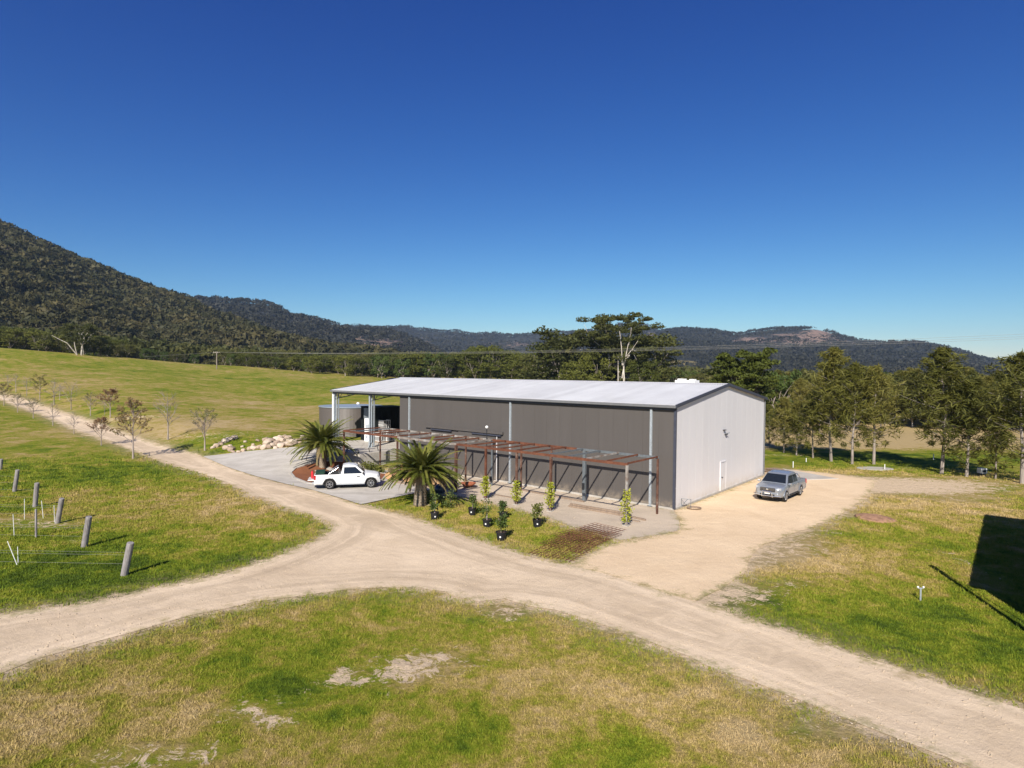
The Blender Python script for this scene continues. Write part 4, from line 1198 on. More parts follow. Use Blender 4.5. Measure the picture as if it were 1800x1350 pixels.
for k_ in range(5):
    bm = bmesh.new(); bmesh.ops.create_icosphere(bm, subdivisions=2, radius=.5)
    for v_ in bm.verts:
        nz = mnoise.noise(v_.co * 2.1 + Vector((k_ * 9, 0, 0))) * .30 + mnoise.noise(v_.co * 5 + Vector((0, k_ * 5, 0))) * .08
        v_.co *= 1 + nz
        for ax, lim in ((0, .42), (1, .40), (2, .34)):
            if v_.co[ax] > lim: v_.co[ax] = lim + (v_.co[ax] - lim) * .2
            if v_.co[ax] < -lim: v_.co[ax] = -lim + (v_.co[ax] + lim) * .2
    me = bpy.data.meshes.new('boulder'); bm.to_mesh(me); bm.free(); me.materials.append(M['boulder']); base.append(me)
for i, (u, v, s) in enumerate(rocks_px):
    p = G(u, v); o = link('boulder', base[i % 5])
    s *= .98
    o.location = (p.x, p.y, p.z + .22 * s); o.scale = (s * random.uniform(.9, 1.3), s * random.uniform(.9, 1.2), s * random.uniform(.7, 1.0)); o.rotation_euler = (random.uniform(-.4, .4), random.uniform(-.4, .4), random.uniform(0, 6))
    tag(o, 'pale sandstone boulder in the tumbled row edging the concrete driveway' if i > 8 else 'pale boulder in the small separate pile beside the bare road tree', 'boulder', 'sandstone boulders beside the driveway' if i > 8 else 'boulders in the small separate pile')

# ------------------------------------------------------------------ trellis end posts and wires at the left
posts = [((218.5, 1011), (229.5, 954), .145, 'nearest and tallest looking grey timber post leaning right beside the dirt road'), ((148, 961.5), (156.5, 908), .14, 'second nearest grey post, bare earth at its foot'),
    ((101, 919.6), (108.8, 876), .135, 'third grey post, just right of the thin square stake'), ((61.6, 891), (65, 849), .135, 'fourth grey post, directly behind the thin square stake'),
    ((25.5, 864), (31, 826), .13, 'fifth grey post, near the left edge of the picture'), ((1, 825), (2.5, 807), .12, 'farthest grey post, cut by the left edge of the picture')]
wires = []
for i, ((bu, bv), (tu, tv), r_, lab) in enumerate(posts):
    p = G(bu, bv); q = at_depth(tu, tv, p.y - .1)
    t = MB().tube([p - Vector((0, 0, .2)), p + Vector((0, 0, .02)), p.lerp(q, .5), q - (q - p) * .02, q], [r_ * 1.03, r_, r_ * .98, r_ * .96, r_ * .90], 14).build('trellis_post', M['post_timber'], smooth=False)
    tag(t, lab, 'post', 'leaning end posts of the vine rows')
    wires.append((p, q))
    # wires running left from this post
for i, (p, q) in enumerate(wires):
    mb = MB()
    for f_ in ((.35, .62, .70) if i < 3 else (.4, .7)):
        a = p.lerp(q, f_); b = a + Vector((-34, 1.2, tz(a.x - 34, a.y + 1.2) - p.z + .02)); 
        mb.tube([a, a.lerp(b, .3) - Vector((0, 0, .04)), b], .0035, 4, False)
    tag(mb.build('trellis_wires', M['wire']), ['thin wires running left from the nearest post', 'thin wires running left from the second nearest post', 'thin wires running left from the third post',
        'thin wires running left from the fourth post', 'thin wires running left from the fifth post', 'thin wires running left from the farthest post'][i], 'wires')
p = G(63.5, 945); h = height_px(895, 63.5, p)
tag(MB().box(p + Vector((0, 0, h / 2)), (.075, .075, h)).build('timber_stake', M['post_timber']), 'thin pale square stake standing alone in the vine row', 'stake')
for (u, v, tu, tv, lab) in ((43, 913, 43, 877, 'thin white dropper left of the fourth post'), (76, 911, 73, 880, 'thin white dropper just right of the stake'), (96, 918, 95, 888, 'thin white dropper beside the third post'),
    (25, 943, 23, 904, 'thin white dropper at the bare soil patch'), (30, 993, 13, 951, 'leaning white rod near the left picture edge'), (32, 990, 31, 961, 'short white rod beside the leaning one')):
    p = G(u, v); q = at_depth(tu, tv, p.y)
    tag(MB().tube([p, q], .014, 5).build('trellis_rod', M['paint_white']), lab, 'rod', 'thin rods in the vine rows')

# ------------------------------------------------------------------ standpipe on the lawn at the right
p = G(1618, 1056); t = tag(empty('standpipe', p), 'short grey standpipe with two pale heads in the lawn at the right', 'standpipe')
h = height_px(1033, 1618, p)
MB().cyl((0, 0, 0), (0, 0, h), .032, 8).build('pipe', M['galvanised'], t)
MB().box((0, 0, h - .02), (.22, .03, .03)).build('cross_arm', M['galvanised'], t)
for x in (-.11, .11): MB().lathe([(.02, 0), (.035, .02), (.04, .06), (.02, .08)], 10, (x, 0, h - .02)).build('tap_head', M['plastic_white'], t)

# ------------------------------------------------------------------ neighbouring shed and mast beyond the right edge (their shadows fall into view)
hb = 5.0; k_ = hb / math.tan(SUN_EL); sd = Vector((math.sin(SUN_AZ), math.cos(SUN_AZ), 0))
B_ = G(1706, 1030) - sd * k_; A_ = G(1733, 905) - sd * k_
ax = (A_ - B_).normalized(); nx_ = Vector((ax.y, -ax.x, 0)); L_ = (A_ - B_).length
nb_ = tag(empty('neighbour_shed', (B_.x, B_.y, 0), math.atan2(ax.y, ax.x)), 'dark shed standing just outside the right edge of the picture', 'shed')
MB().box((L_ / 2, -5.1, 2.4), (L_ - .5, 9.8, 4.8)).build('wall', M['panel_brown'], nb_)
MB().box((L_ / 2, -5.0, 4.9), (L_, 10.2, .20)).build('roof', M['roof_sheet'], nb_)
MB().box((L_ * .80, -5.5, 5.18), (L_ * .34, 8.0, .36)).build('roof_hood', M['trim_grey'], nb_)
tp_ = G(1637, 995) - sd * (6.2 / math.tan(SUN_EL)); 
pm_ = tag(empty('lean_mast', tp_), 'tapered steel mast beyond the right edge of the picture', 'mast')
MB().tube([(0, 0, 0), (0, 0, 5.6), (0, 0, 6.2)], [.10, .10, .15], 10).build('mast', M['galvanised_dark'], pm_)
MB().tube([(.5, .12, 0), (.12, .02, 5.7)], .025, 6).build('stay', M['galvanised_dark'], pm_)

# ------------------------------------------------------------------ power poles and lines
def pole(p, h, lab):
    t = tag(empty('power_pole', p), lab, 'power pole')
    MB().tube([(0, 0, -.3), (0, 0, h)], [.18, .13], 10).build('pole', M['bark_grey'], t)
    MB().box((0, -.14, h - .35), (2.4, .12, .14)).build('crossarm', M['bark_grey'], t)
    for x in (-1.05, -.4, .4, 1.05): MB().lathe([(.05, 0), (.09, .05), (.05, .16)], 8, (x, -.14, h - .28)).build('insulator', M['plastic_white'], t)
    return t
pp = G(381, 648.5); ph_ = height_px(618, 381, pp)
pole(pp, ph_, 'pale timber power pole with crossarm at the far edge of the green field')
e1 = Vector((pp.x, pp.y, pp.z + ph_ - .2))
# the line comes towards the right over the trees; far end out of frame
D2 = 120
for j, (ve, vm, off, lab) in enumerate(((588.0, 610.5, -.9, 'upper wire of the power line crossing in front of the hills'), (596.0, 614, .9, 'lower wire of the power line crossing in front of the hills'), (592.5, 612.5, .0, 'middle wire of the power line crossing in front of the hills'))):
    e2 = at_depth(1810, ve, D2); e2.z += .9; a = e1 + Vector((off, 0, 0))
    ext = e2 + (e2 - a) * .12
    pts = []
    for k_ in range(33):
        f_ = k_ / 32; q_ = a.lerp(ext, f_); q_.z -= 4 * f_ * (1 - f_) * 2.0; pts.append(q_)
    tag(MB().tube(pts, .022, 5, False).build('power_line', M['wire']), lab, 'power line', 'wires of the power line')
q_ = at_depth(-60, 636, 235)
pts = [e1.lerp(q_, k_ / 12) - Vector((0, 0, 4 * k_ / 12 * (1 - k_ / 12) * .8)) for k_ in range(13)]
tag(MB().tube(pts, .02, 5, False).build('power_line', M['wire']), 'wire leaving the far pole toward the left edge of the picture', 'power line')
# white marker pegs and small things by the right hand trees
for (u, v, vt, lab) in ((1394, 822, 811, 'white peg at the far edge of the sandy yard, left one'), (1417, 812, 805, 'white peg under the casuarinas, second from the left'), (1555, 826, 816, 'white peg beside the pale slab under the casuarinas'), (1641, 808, 798, 'white peg left of the bushy casuarina pair'), (1540, 727, 722, 'tiny white peg in the dry paddock')):
    p = G(u, v); h = height_px(vt, u, p)
    tag(MB().box(p + Vector((0, 0, h / 2)), (.055, .055, h)).build('marker_peg', M['paint_white']), lab, 'peg', 'white marker pegs')
p = G(1538, 824); tag(MB().lathe([(1.3, .0), (1.3, .05), (1.25, .06), (.02, .06)], 20, p, Matrix.Diagonal((1.3, .8, 1))).build('access_slab', M['concrete_wall']), 'flat pale grey slab in the grass below the casuarinas', 'slab')
p = G(1726, 835); t = tag(empty('nest_box', p), 'small pale mailbox like unit on a stand under the right casuarinas', 'box'); h = height_px(823, 1726, p)
MB().box((0, 0, h * .65), (.55, .5, h * .7)).build('body', M['plastic_white'], t); MB().box((.02, -.26, h * .6), (.3, .03, h * .35)).build('opening', M['plastic_dark'], t); MB().box((0, 0, h * .15), (.4, .4, h * .3)).build('stand', M['plastic_dark'], t)
# red gravel patch
p = G(1538, 911); tag(MB().lathe([(1.0, 0), (.9, .06), (.6, .12), (.02, .15)], 22, p, Matrix.Diagonal((1.1, 1.25, 1))).build('gravel_heap', M['red_grit'] if 'red_grit' in M else simple('red_grit', (.33, .19, .12), .95, .1, var=.4, scale=4, bump=.6), smooth=True), 'low reddish gravel heap in the grass right of the yard', 'gravel heap')
# ------------------------------------------------------------------ tree kit
def rnd_leaves(C, rad, nper, size, elong=1.0, droop=0.0, up=.35, flat=1.0, thin=.5):
    """C (k,3) clump centres, rad (k,) radii; returns V for quads-as-triangles"""
    k = len(C); n = k * nper
    c = np.repeat(C, nper, 0); r = np.repeat(rad, nper)
    d = rng.normal(size=(n, 3)); d /= np.linalg.norm(d, axis=1, keepdims=True)
    d[:, 2] = d[:, 2] * (1 - up) + np.abs(d[:, 2]) * up
    rr = r * rng.uniform(.35, 1.0, n) ** .6
    P = c + d * rr[:, None] * np.array([1, 1, flat])
    a = rng.normal(size=(n, 3)); a[:, 2] = a[:, 2] * (1 - min(1, droop)) - droop * 1.4
    a /= np.linalg.norm(a, axis=1, keepdims=True)
    b = np.cross(a, rng.normal(size=(n, 3))); b /= np.linalg.norm(b, axis=1, keepdims=True) + 1e-9
    s = size * rng.uniform(.6, 1.3, n)[:, None]
    V = np.stack([P - a * s * elong * .5 - b * s * thin * .5, P - a * s * elong * .1 + b * s * thin, P + a * s * elong * .6], 1)
    return V.reshape(-1, 3)
def leaf_mesh(V, mat): return tri_mesh('crown', V, np.arange(len(V)).reshape(-1, 3), mat)

def limb(mb, a, b, r0, r1, bend=.12, n=4, sides=6):
    a = Vector(a); b = Vector(b); L = (b - a).length
    pts = [a]; off = Vector((random.gauss(0, 1), random.gauss(0, 1), random.gauss(0, .4))) * bend * L
    for i in range(1, n + 1):
        t = i / n; pts.append(a.lerp(b, t) + off * math.sin(t * math.pi) * .5)
    mb.tube(pts, [r0 + (r1 - r0) * i / n for i in range(n + 1)], sides)

def broad_tree(h, w, seed, leaf, bark, nclump=26, cl=.17, nper=110, lsize=.34, low=.28, dome=1.0, fork=True, flat=.75, tr=.022, bushy=False):
    """rounded or spreading tree: forked trunk, limbs to leaf clumps"""
    random.seed(seed); mb = MB()
    top = Vector((random.uniform(-.03, .03) * h, random.uniform(-.03, .03) * h, h * low))
    mb.tube([(0, 0, -.3), (0, 0, 0.02), top * .5, top], [h * tr * 1.5, h * tr * 1.15, h * tr, h * tr * .9], 8)
    C = []; rad = []
    for i in range(nclump):
        f = (i + .5) / nclump
        el = random.uniform(-1 if bushy else -.15, 1.0); a = i * 2.399 + random.uniform(-.4, .4)
        zz = low + (.02 if bushy else .1) + (1 - low - .1 - cl * .5) * ((random.random() ** .85) if bushy else (.5 + .5 * math.sin(el * math.pi / 2)) * random.uniform(.82, 1.0))
        k = math.sqrt(max(.02, 1 - ((zz - .5) / .62) ** 2)) if dome == 1 else math.sqrt(max(.05, 1 - ((zz - .60) / (.5 if dome == 2 else .43)) ** 2))
        rr = w / 2 * k * random.uniform(.35, .95)
        C.append((rr * math.cos(a), rr * math.sin(a), zz * h)); rad.append(w * cl * random.uniform(.7, 1.25))
    C = np.array(C); rad = np.array(rad)
    mains = [top + Vector((math.cos(a) * w * .16, math.sin(a) * w * .16, h * .25)) for a in (0.3, 1.9, 3.4, 5.1)][: 4 if fork else 2]
    for m_ in mains: limb(mb, top, m_, h * tr * .75, h * tr * .45, .12, 3)
    for c in C[:: max(1, nclump // 16)]:
        m_ = min(mains, key=lambda q: (q - Vector(c)).length)
        limb(mb, m_, Vector(c) - Vector((0, 0, h * .02)), h * tr * .38, h * tr * .1, .15, 3, 5)
    return mb.mesh('trunk', bark), leaf_mesh(rnd_leaves(C, rad, nper, lsize, flat=flat), leaf)

def casuarina(h, w, seed, leaf, bark, low=.14, nb=70, nper=90, lsize=.27):
    """slender feathery tree, drooping needles on short upswept branches"""
    random.seed(seed); mb = MB()
    lean = Vector((random.uniform(-.02, .02), random.uniform(-.02, .02), 1)) * h
    tp_ = [Vector((0, 0, -.3)), Vector((0, 0, 0.02))] + [lean * f + Vector((random.gauss(0, .006), random.gauss(0, .006), 0)) * h for f in (.25, .5, .75, 1)]
    mb.tube(tp_, [h * .017, h * .013, h * .010, h * .007, h * .004, .015], 7)
    C = []; rad = []
    for i in range(nb):
        f = low + (1 - low) * (i / nb) ** .92
        a = i * 2.4 + random.uniform(-.5, .5)
        prof = (min(1, (f - low) / .16 + .45)) * (1 - ((f - low) / (1 - low)) ** 2.3) ** .75 * (.8 + .35 * math.sin(i * 1.7 + seed)) + .05
        L = w / 2 * prof * random.uniform(.55, 1.15)
        b0 = lean * f; b1 = b0 + Vector((math.cos(a) * L, math.sin(a) * L, L * .45))
        if i % 2 == 0 or L > w * .3: limb(mb, b0, b1, h * .0028, .012, .08, 2, 4)
        for q in ((.5, .95) if f > .42 else (.9,)):
            p = b0.lerp(b1, q); C.append((p.x, p.y, p.z - .08 * L)); rad.append(max(.22, L * .34))
    return mb.mesh('trunk', bark), leaf_mesh(rnd_leaves(np.array(C), np.array(rad), nper, lsize, 2.6, .35, .0, .9, .24), leaf)

def bare_tree(h, w, seed, leaf, nleaf, lsize=.16, depth=4, bark=None):
    random.seed(seed); mb = MB(); tips = []
    def grow(p, d, L, r, k):
        q = p + d * L
        mid = p.lerp(q, .5) + Vector((random.gauss(0, .03), random.gauss(0, .03), 0)) * L
        mb.tube([p, mid, q], [r, r * .8, r * .62], 5 if k > 2 else 3)
        if k <= 2: tips.append((p, q))
        if k == 0: return
        for i in range(3 if k > 1 else 2):
            nd = (d + Vector((random.gauss(0, 1), random.gauss(0, 1), random.gauss(.12, .45))) * .46).normalized()
            nd.z = abs(nd.z) * .8 + .12; nd.normalize()
            grow(p.lerp(q, random.uniform(.6, 1)), nd, L * random.uniform(.60, .82), r * .58, k - 1)
    st = h * .24; top = h * .92
    ld = [Vector((0, 0, -.2)), Vector((0, 0, .02)), Vector((0, 0, st))] + [Vector((random.gauss(0, .05), random.gauss(0, .05), st + (top - st) * f)) for f in (.33, .66, 1)]
    mb.tube(ld, [.11, .09, .065, .045, .028, .008], 7)
    nb_ = 13
    for i in range(nb_):
        f = i / nb_; a = i * 2.4 + random.uniform(-.4, .4); z0 = st + (top - st) * f * .85
        out = w * .5 * (1.0 - .55 * f) * random.uniform(.75, 1.1)
        d = Vector((math.cos(a) * out, math.sin(a) * out, out * random.uniform(.9, 1.5)))
        L = d.length
        grow(Vector((0, 0, z0)), d.normalized(), L * .52, .026 * (1 - .5 * f) + .006, depth - 2)
    P = []
    for _ in range(nleaf):
        a, b = random.choice(tips); P.append(a.lerp(b, random.random()) + Vector((random.gauss(0, .05), random.gauss(0, .05), random.gauss(0, .05))))
    P = np.array([tuple(p) for p in P]) if P else np.zeros((1, 3))
    V = rnd_leaves(P, np.full(len(P), .10), 1, lsize, 1.3)
    # scale to the wanted height
    z = max(max(p[2] for p in mb.v), 1); s = h / z
    mb.v = [(p[0] * s, p[1] * s, p[2] * s) for p in mb.v]; V = V * s
    return mb.mesh('trunk', bark or M['bark_twig']), (leaf_mesh(V, leaf) if nleaf else None)

def put_tree(kit, name, p, rz, sc, label, cat='tree', group=None, szz=None):
    t = tag(empty(name, p, rz), label, cat, group)
    s2 = szz if szz else sc
    t.scale = (sc, sc, s2)
    link('trunk', kit[0], t)
    if kit[1] is not None: link('crown', kit[1], t)
    return t

# ------------------------------------------------------------------ avenue of young deciduous trees
av = []
# base u, v, top v, kind, label
AVE = [
 (234, 806, 699, 'brown', 'near side avenue tree closest to the driveway, tall with many rust brown leaves'),
 (178, 783, 730, 'brown', 'short avenue tree with golden brown leaves, second on the near side of the road'),
 (130, 763, 722, 'bare', 'small bare sapling, third on the near side of the road'),
 (93, 748, 705, 'bare', 'bare twiggy sapling, fourth on the near side of the road'),
 (58.5, 735.5, 698, 'sparse', 'sparse sapling, fifth on the near side of the road'),
 (31, 725, 690, 'sparse', 'sparse sapling, sixth on the near side of the road'),
 (7, 713, 672, 'brown', 'pinkish brown tree at the left picture edge, near side of the road'),
 (360, 792, 713, 'sparse', 'broad thinly leaved avenue tree just left of the boulder piles'),
 (295.5, 773, 684, 'bare', 'tall bare pale trunked tree on the far side, second from the driveway'),
 (194, 734, 680, 'brown', 'narrow brown tree on the far side, third from the driveway'),
 (184, 729, 700, 'bare', 'thin bare sapling close beside the narrow brown tree'),
 (159, 731, 688, 'sparse', 'low spreading sapling with pale green leaves on the far side'),
 (125, 720, 664, 'twiggy', 'wide dense twiggy tree on the far side, the broadest of the avenue'),
 (95, 712, 664, 'bare', 'slim upright bare tree on the far side, left of the broadest one'),
 (105, 703, 672, 'bare', 'faint bare sapling standing well back from the road'),
 (70, 703, 656, 'yellow', 'yellow green leafy tree on the far side near the left end of the avenue'),
 (47, 696, 660, 'bare', 'bare sapling left of the yellow green tree'),
 (28, 690, 655, 'bare', 'second bare sapling left of the yellow green tree'),
 (14, 684, 652, 'twiggy', 'greyish twiggy tree at the far left end of the avenue'),
]
kits = {'brown': [bare_tree(5.5, 2.9, 31, M['leaf_autumn'], 1500, .13, 5), bare_tree(4.6, 3.0, 32, M['leaf_autumn'], 1300, .13, 5)],
        'bare': [bare_tree(5.5, 3.0, 33, M['leaf_autumn'], 40, .10, 5), bare_tree(5.0, 2.4, 34, M['leaf_autumn'], 30, .10, 5)],
        'sparse': [bare_tree(4.5, 4.0, 35, M['leaf_gum'], 700, .11, 5), bare_tree(4.5, 3.2, 36, M['leaf_gum'], 500, .11, 5)],
        'twiggy': [bare_tree(5.5, 5.0, 37, M['leaf_autumn'], 120, .10, 5)], 'yellow': [bare_tree(5.5, 3.4, 38, M['leaf_casuarina'], 1500, .12, 5)]}
for m_ in kits['bare'] + kits['twiggy']: m_[0].materials[0] = M['bark_grey']
random.seed(5)
for i, (u, v, vt, kd, lab) in enumerate(AVE):
    p = G(u, v); h = height_px(vt, u, p); kt = kits[kd][i % len(kits[kd])]
    h0 = max(v_.co.z for v_ in kt[0].vertices)
    put_tree(kt, 'avenue_tree', p, random.uniform(0, 6), h / h0, lab, 'tree', 'young trees lining the gravel road')

# ------------------------------------------------------------------ palms
def frond_mesh(L, seed, arch, mat, droop=.55):
    random.seed(seed); V = []; F = []
    pts = []; n = 16
    for i in range(n + 1):
        t = i / n
        x = L * (math.sin(t * arch) / arch); z = L * ((1 - math.cos(t * arch)) / arch)
        pts.append(Vector((x, 0, -z)))
    mb = MB(); mb.tube(pts, [.035 * (1 - .85 * i / n) + .003 for i in range(n + 1)], 4)
    V = list(mb.v); F = list(mb.f); b = len(V)
    nl = 70
    for k in range(nl):
        t = .12 + .87 * k / nl; j = min(n - 1, int(t * n)); f = t * n - j
        p = pts[j].lerp(pts[j + 1], f); tan = (pts[j + 1] - pts[j]).normalized()
        ll = L * .15 * math.sin(min(1, .25 + t * 1.05) * math.pi * .92 + .1) + .10
        ll = max(.16, ll)
        for sgn in (-1, 1):
            side = Vector((0, sgn, 0))
            d = (tan * .75 + side * .8 + Vector((0, 0, .30 - droop * random.uniform(.5, 1.2)))).normalized()
            e = p + d * ll + Vector((0, 0, -ll * droop * .35)); w = tan * .019
            m_ = p + d * ll * .5 + Vector((0, 0, .02))
            V += [tuple(p - w), tuple(p + w), tuple(m_ + w), tuple(m_ - w), tuple(e)]
            F += [(b, b + 1, b + 2, b + 3), (b + 3, b + 2, b + 4)]; b += 5
    me = bpy.data.meshes.new('frond'); me.from_pydata(V, [], F); me.materials.append(mat); me.update()
    return me
def palm(p, lean, th, tr, L, n, lab, seed, scales=True):
    t = tag(empty('date_palm', p), lab, 'palm', None)
    mb = MB(); top = Vector((lean[0], lean[1], th))
    prof = []
    k = 26
    pts = []; rr = []
    for i in range(k + 1):
        f = i / k; pts.append(top * f); rr.append(tr * (1.18 - .30 * f + .28 * max(0, f - .75) * 2) * (1 + .05 * (i % 2)))
    mb.tube(pts, rr, 18); mb.build('trunk', M['bark_palm'], t)
    # diamond leaf scars standing proud
    mb = MB()
    if scales:
        rows = int(th / .10)
        for i in range(rows):
            f = (i + .5) / rows; c = top * f; r0 = tr * (1.18 - .30 * f + .28 * max(0, f - .75) * 2)
            for q in range(14):
                a = (q + .5 * (i % 2)) / 14 * 2 * math.pi; o = Vector((math.cos(a), math.sin(a), 0)); s_ = Vector((-math.sin(a), math.cos(a), 0))
                b_ = c + o * (r0 + .0)
                mb.add([b_ - s_ * .07, b_ + Vector((0, 0, -.05)), b_ + s_ * .07, b_ + o * .05 + Vector((0, 0, .055))], [(0, 1, 3), (1, 2, 3), (2, 0, 3)])
        o_ = mb.build('leaf_scars', M['bark_palm'], t); o_['kind'] = 'stuff'
    random.seed(seed)
    ms = [frond_mesh(L, seed + 1, .75, M['leaf_palm'], .35), frond_mesh(L * .98, seed + 2, 1.15, M['leaf_palm'], .45), frond_mesh(L, seed + 3, 1.22, M['leaf_palm'], .6)]
    dry = frond_mesh(L * .75, seed + 4, 1.5, M['leaf_palm_dry'], .8)
    for i in range(n):
        f = i / n; a = i * 2.39996 + random.uniform(-.3, .3)
        el = R(84) - f ** .9 * R(78) + random.uniform(-.16, .16)       # upright in the middle, hanging outside
        me = ms[0] if f < .4 else ms[1] if f < .75 else ms[2]
        nm = 'frond'
        if f > .955: me = dry; nm = 'dry_frond'
        o = link(nm, me, t)
        sc = random.uniform(.80, 1.08) * (1.0 if f > .18 else .58)
        o.scale = (sc, sc, sc)
        o.rotation_euler = Matrix.Rotation(a, 3, 'Z').to_4x4().to_euler() if False else (Matrix.Rotation(a, 3, 'Z') @ Matrix.Rotation(-el, 3, 'Y')).to_euler()
        o.location = top + Vector((math.cos(a) * tr * .5, math.sin(a) * tr * .5, .10 - .25 * f))
    return t
p = G(738, 888)
palm(p, (.12, 0.1), 2.25, .36, 2.95, 140, 'front date palm with a thick pale scaly trunk on the small lawn', 50)
p = G(567, 822)
palm(p, (-.05, 0.05), 2.1, .27, 3.3, 130, 'rear date palm on the red mulch bed behind the white ute', 60)

# ------------------------------------------------------------------ feathery trees at the right
CK = [casuarina(11, 5.0, 71, M['leaf_casuarina'], M['bark_grey'], .20, 62, 36), casuarina(11, 5.8, 72, M['leaf_casuarina'], M['bark_grey'], .16, 66, 36),
      casuarina(9, 5.0, 73, M['leaf_casuarina'], M['bark_grey'], .10, 54, 34), casuarina(11, 4.6, 74, M['leaf_casuarina'], M['bark_white'], .24, 56, 44)]
CK2 = [casuarina(11, 4.4, 75, M['leaf_casuarina'], M['bark_white'], .12, 60, 46, .42), casuarina(11, 5.4, 76, M['leaf_casuarina'], M['bark_white'], .10, 60, 46, .44)]
random.seed(9)
FR = [(1461, 811, 613, 0, 1.0, 'tall slender casuarina with visible pale trunk behind the silver ute'), (1498, 816, 640, 1, .95, 'casuarina with a short bare trunk, second of the front row'),
    (1536, 816, 645, 1, 1.15, 'broad casuarina, third of the front row, spreading to its right'), (1429, 805, 690, 2, .95, 'short bushy casuarina left of the tall slender one'),
    (1655, 833, 613, 0, 1.1, 'tallest front casuarina at the right with a wispy brownish top'), (1699, 838, 668, 2, 1.15, 'dense dark casuarina right of the tallest one'),
    (1796, 850, 622, 1, 1.1, 'casuarina cut by the right edge of the picture'), (1378, 796, 700, 2, 1.1, 'low bushy casuarina beside the shed back corner'), (1400, 800, 706, 2, 1.05, 'low bushy casuarina, second from the shed corner'),
    (1750, 842, 716, 2, 1.0, 'small open casuarina between the pale box and the edge tree'), (1352, 786, 712, 2, 1.0, 'low casuarina touching the shed corner')]
for (u, v, vt, k_, wx, lab) in FR:
    p = G(u, v); h = height_px(vt, u, p); h0 = 9 if k_ == 2 else 11
    t = put_tree(CK[k_], 'casuarina_tree', p, random.uniform(0, 6), h / h0 * wx * 1.04, lab, 'tree', 'front row of casuarinas', szz=h / h0)
BK = [(1404, 772, 666), (1440, 765, 655), (1488, 764, 650), (1548, 766, 656)]
for i, (u, v, vt) in enumerate(BK):
    p = G(u, v - 6); h = height_px(vt, u, p)
    put_tree(CK[(i * 2 + 1) % 2], 'casuarina_tree', p, random.uniform(0, 6), h / 11 * .9, 'olive casuarina in the dense second row behind the front trunks', 'tree', 'second row of casuarinas', szz=h / 11)

# far trees along the right paddock and behind
BR = [broad_tree(14, 12, 81, M['leaf_dense'], M['bark_grey'], 46, .15, 100, .55, .06, bushy=True), broad_tree(14, 10, 82, M['leaf_gum'], M['bark_grey'], 44, .14, 100, .50, .10, bushy=True),
      broad_tree(14, 13, 83, M['leaf_gum'], M['bark_grey'], 50, .14, 100, .55, .08, bushy=True), broad_tree(12, 11, 84, M['leaf_dense'], M['bark_grey'], 44, .16, 100, .52, .03, bushy=True),
      broad_tree(14, 9, 85, M['leaf_lime'], M['bark_grey'], 40, .16, 100, .50, .08, bushy=True)]
def on_line(u, r):
    az = math.atan((u - 900) / FPX); x = r * math.sin(az); y = r * math.cos(az)
    return Vector((x, y, tz(x, y)))
random.seed(21)
def band(u0, u1, n, r0, r1, prof, kitlist, name, label, group, jit=.12, ws=1.0):
    for i in range(n):
        u = u0 + (u1 - u0) * (i + random.uniform(.1, .9)) / n; r = random.uniform(r0, r1)
        p = on_line(u, r); vt = np.interp(u, [a for a, _ in prof], [b for _, b in prof]) + random.uniform(0, 1) ** 1.5 * 14 - 1
        h = at_depth(u, vt, p.y).z - p.z
        h = max(5.0, h * random.uniform(1 - jit, 1.0))
        k_ = random.choice(kitlist); h0 = max(v_.co.z for v_ in k_[0].vertices[:]) if False else K0[id(k_[0])]
        if isinstance(label, list): lb = [t_ for (um, t_) in label if u <= um][0]
        else: lb = label
        put_tree(k_, name, p, random.uniform(0, 6), h / h0 * random.uniform(.9, 1.2) * ws, lb, 'tree', group, szz=h / h0)
K0 = {}
for k_ in BR: K0[id(k_[0])] = 13.4
K0[id(BR[3][0])] = 11.5
for k_ in CK + CK2: K0[id(k_[0])] = 11.0
K0[id(CK[2][0])] = 9.0
# treeline closing the green field (left and centre)
prof = [(-100, 560), (0, 572), (60, 572), (110, 574), (200, 586), (240, 596), (300, 612), (330, 624), (400, 626), (470, 624), (520, 622), (600, 620), (690, 616), (740, 614), (800, 612), (830, 603), (860, 600), (885, 606), (920, 622), (960, 618), (1000, 606)]
band(-90, 230, 26, 252, 285, prof, [BR[0], BR[3], BR[2]], 'treeline_tree', [(60, 'dark evergreen at the foot of the hill, left of the white trunked gum'), (230, 'dark evergreen at the foot of the hill beside the white trunked gum'), (9e9, 'dark evergreen at the foot of the hill right of the white trunked gum')], 'trees at the foot of the hill')
band(150, 345, 12, 262, 290, [(150, 612), (345, 628)], [BR[1], BR[2], BR[4]], 'treeline_tree', 'olive green tree at the foot of the wooded hill left of the power pole', 'trees left of the power pole')
band(398, 1000, 54, 248, 268, prof, [BR[0], BR[0], BR[3], BR[4]], 'treeline_tree', [(500, 'green tree of the belt just right of the power pole'), (600, 'green tree of the belt left of the open bay'), (700, 'green tree of the belt above the open bay'), (800, 'green tree of the belt above the left end of the roof'), (900, 'green tree of the belt under the tallest bump of its skyline'), (9e9, 'green tree of the belt just left of the gum group')], 'dense tree belt beyond the field')
band(380, 1010, 40, 275, 320, [(380, 612), (480, 612), (1010, 612)], [BR[2], BR[1]], 'treeline_tree', [(600, 'olive back tree of the belt left of the open bay'), (800, 'olive back tree of the belt above the left half of the roof'), (9e9, 'olive back tree of the belt near the gum group')], 'back trees of the dense belt')
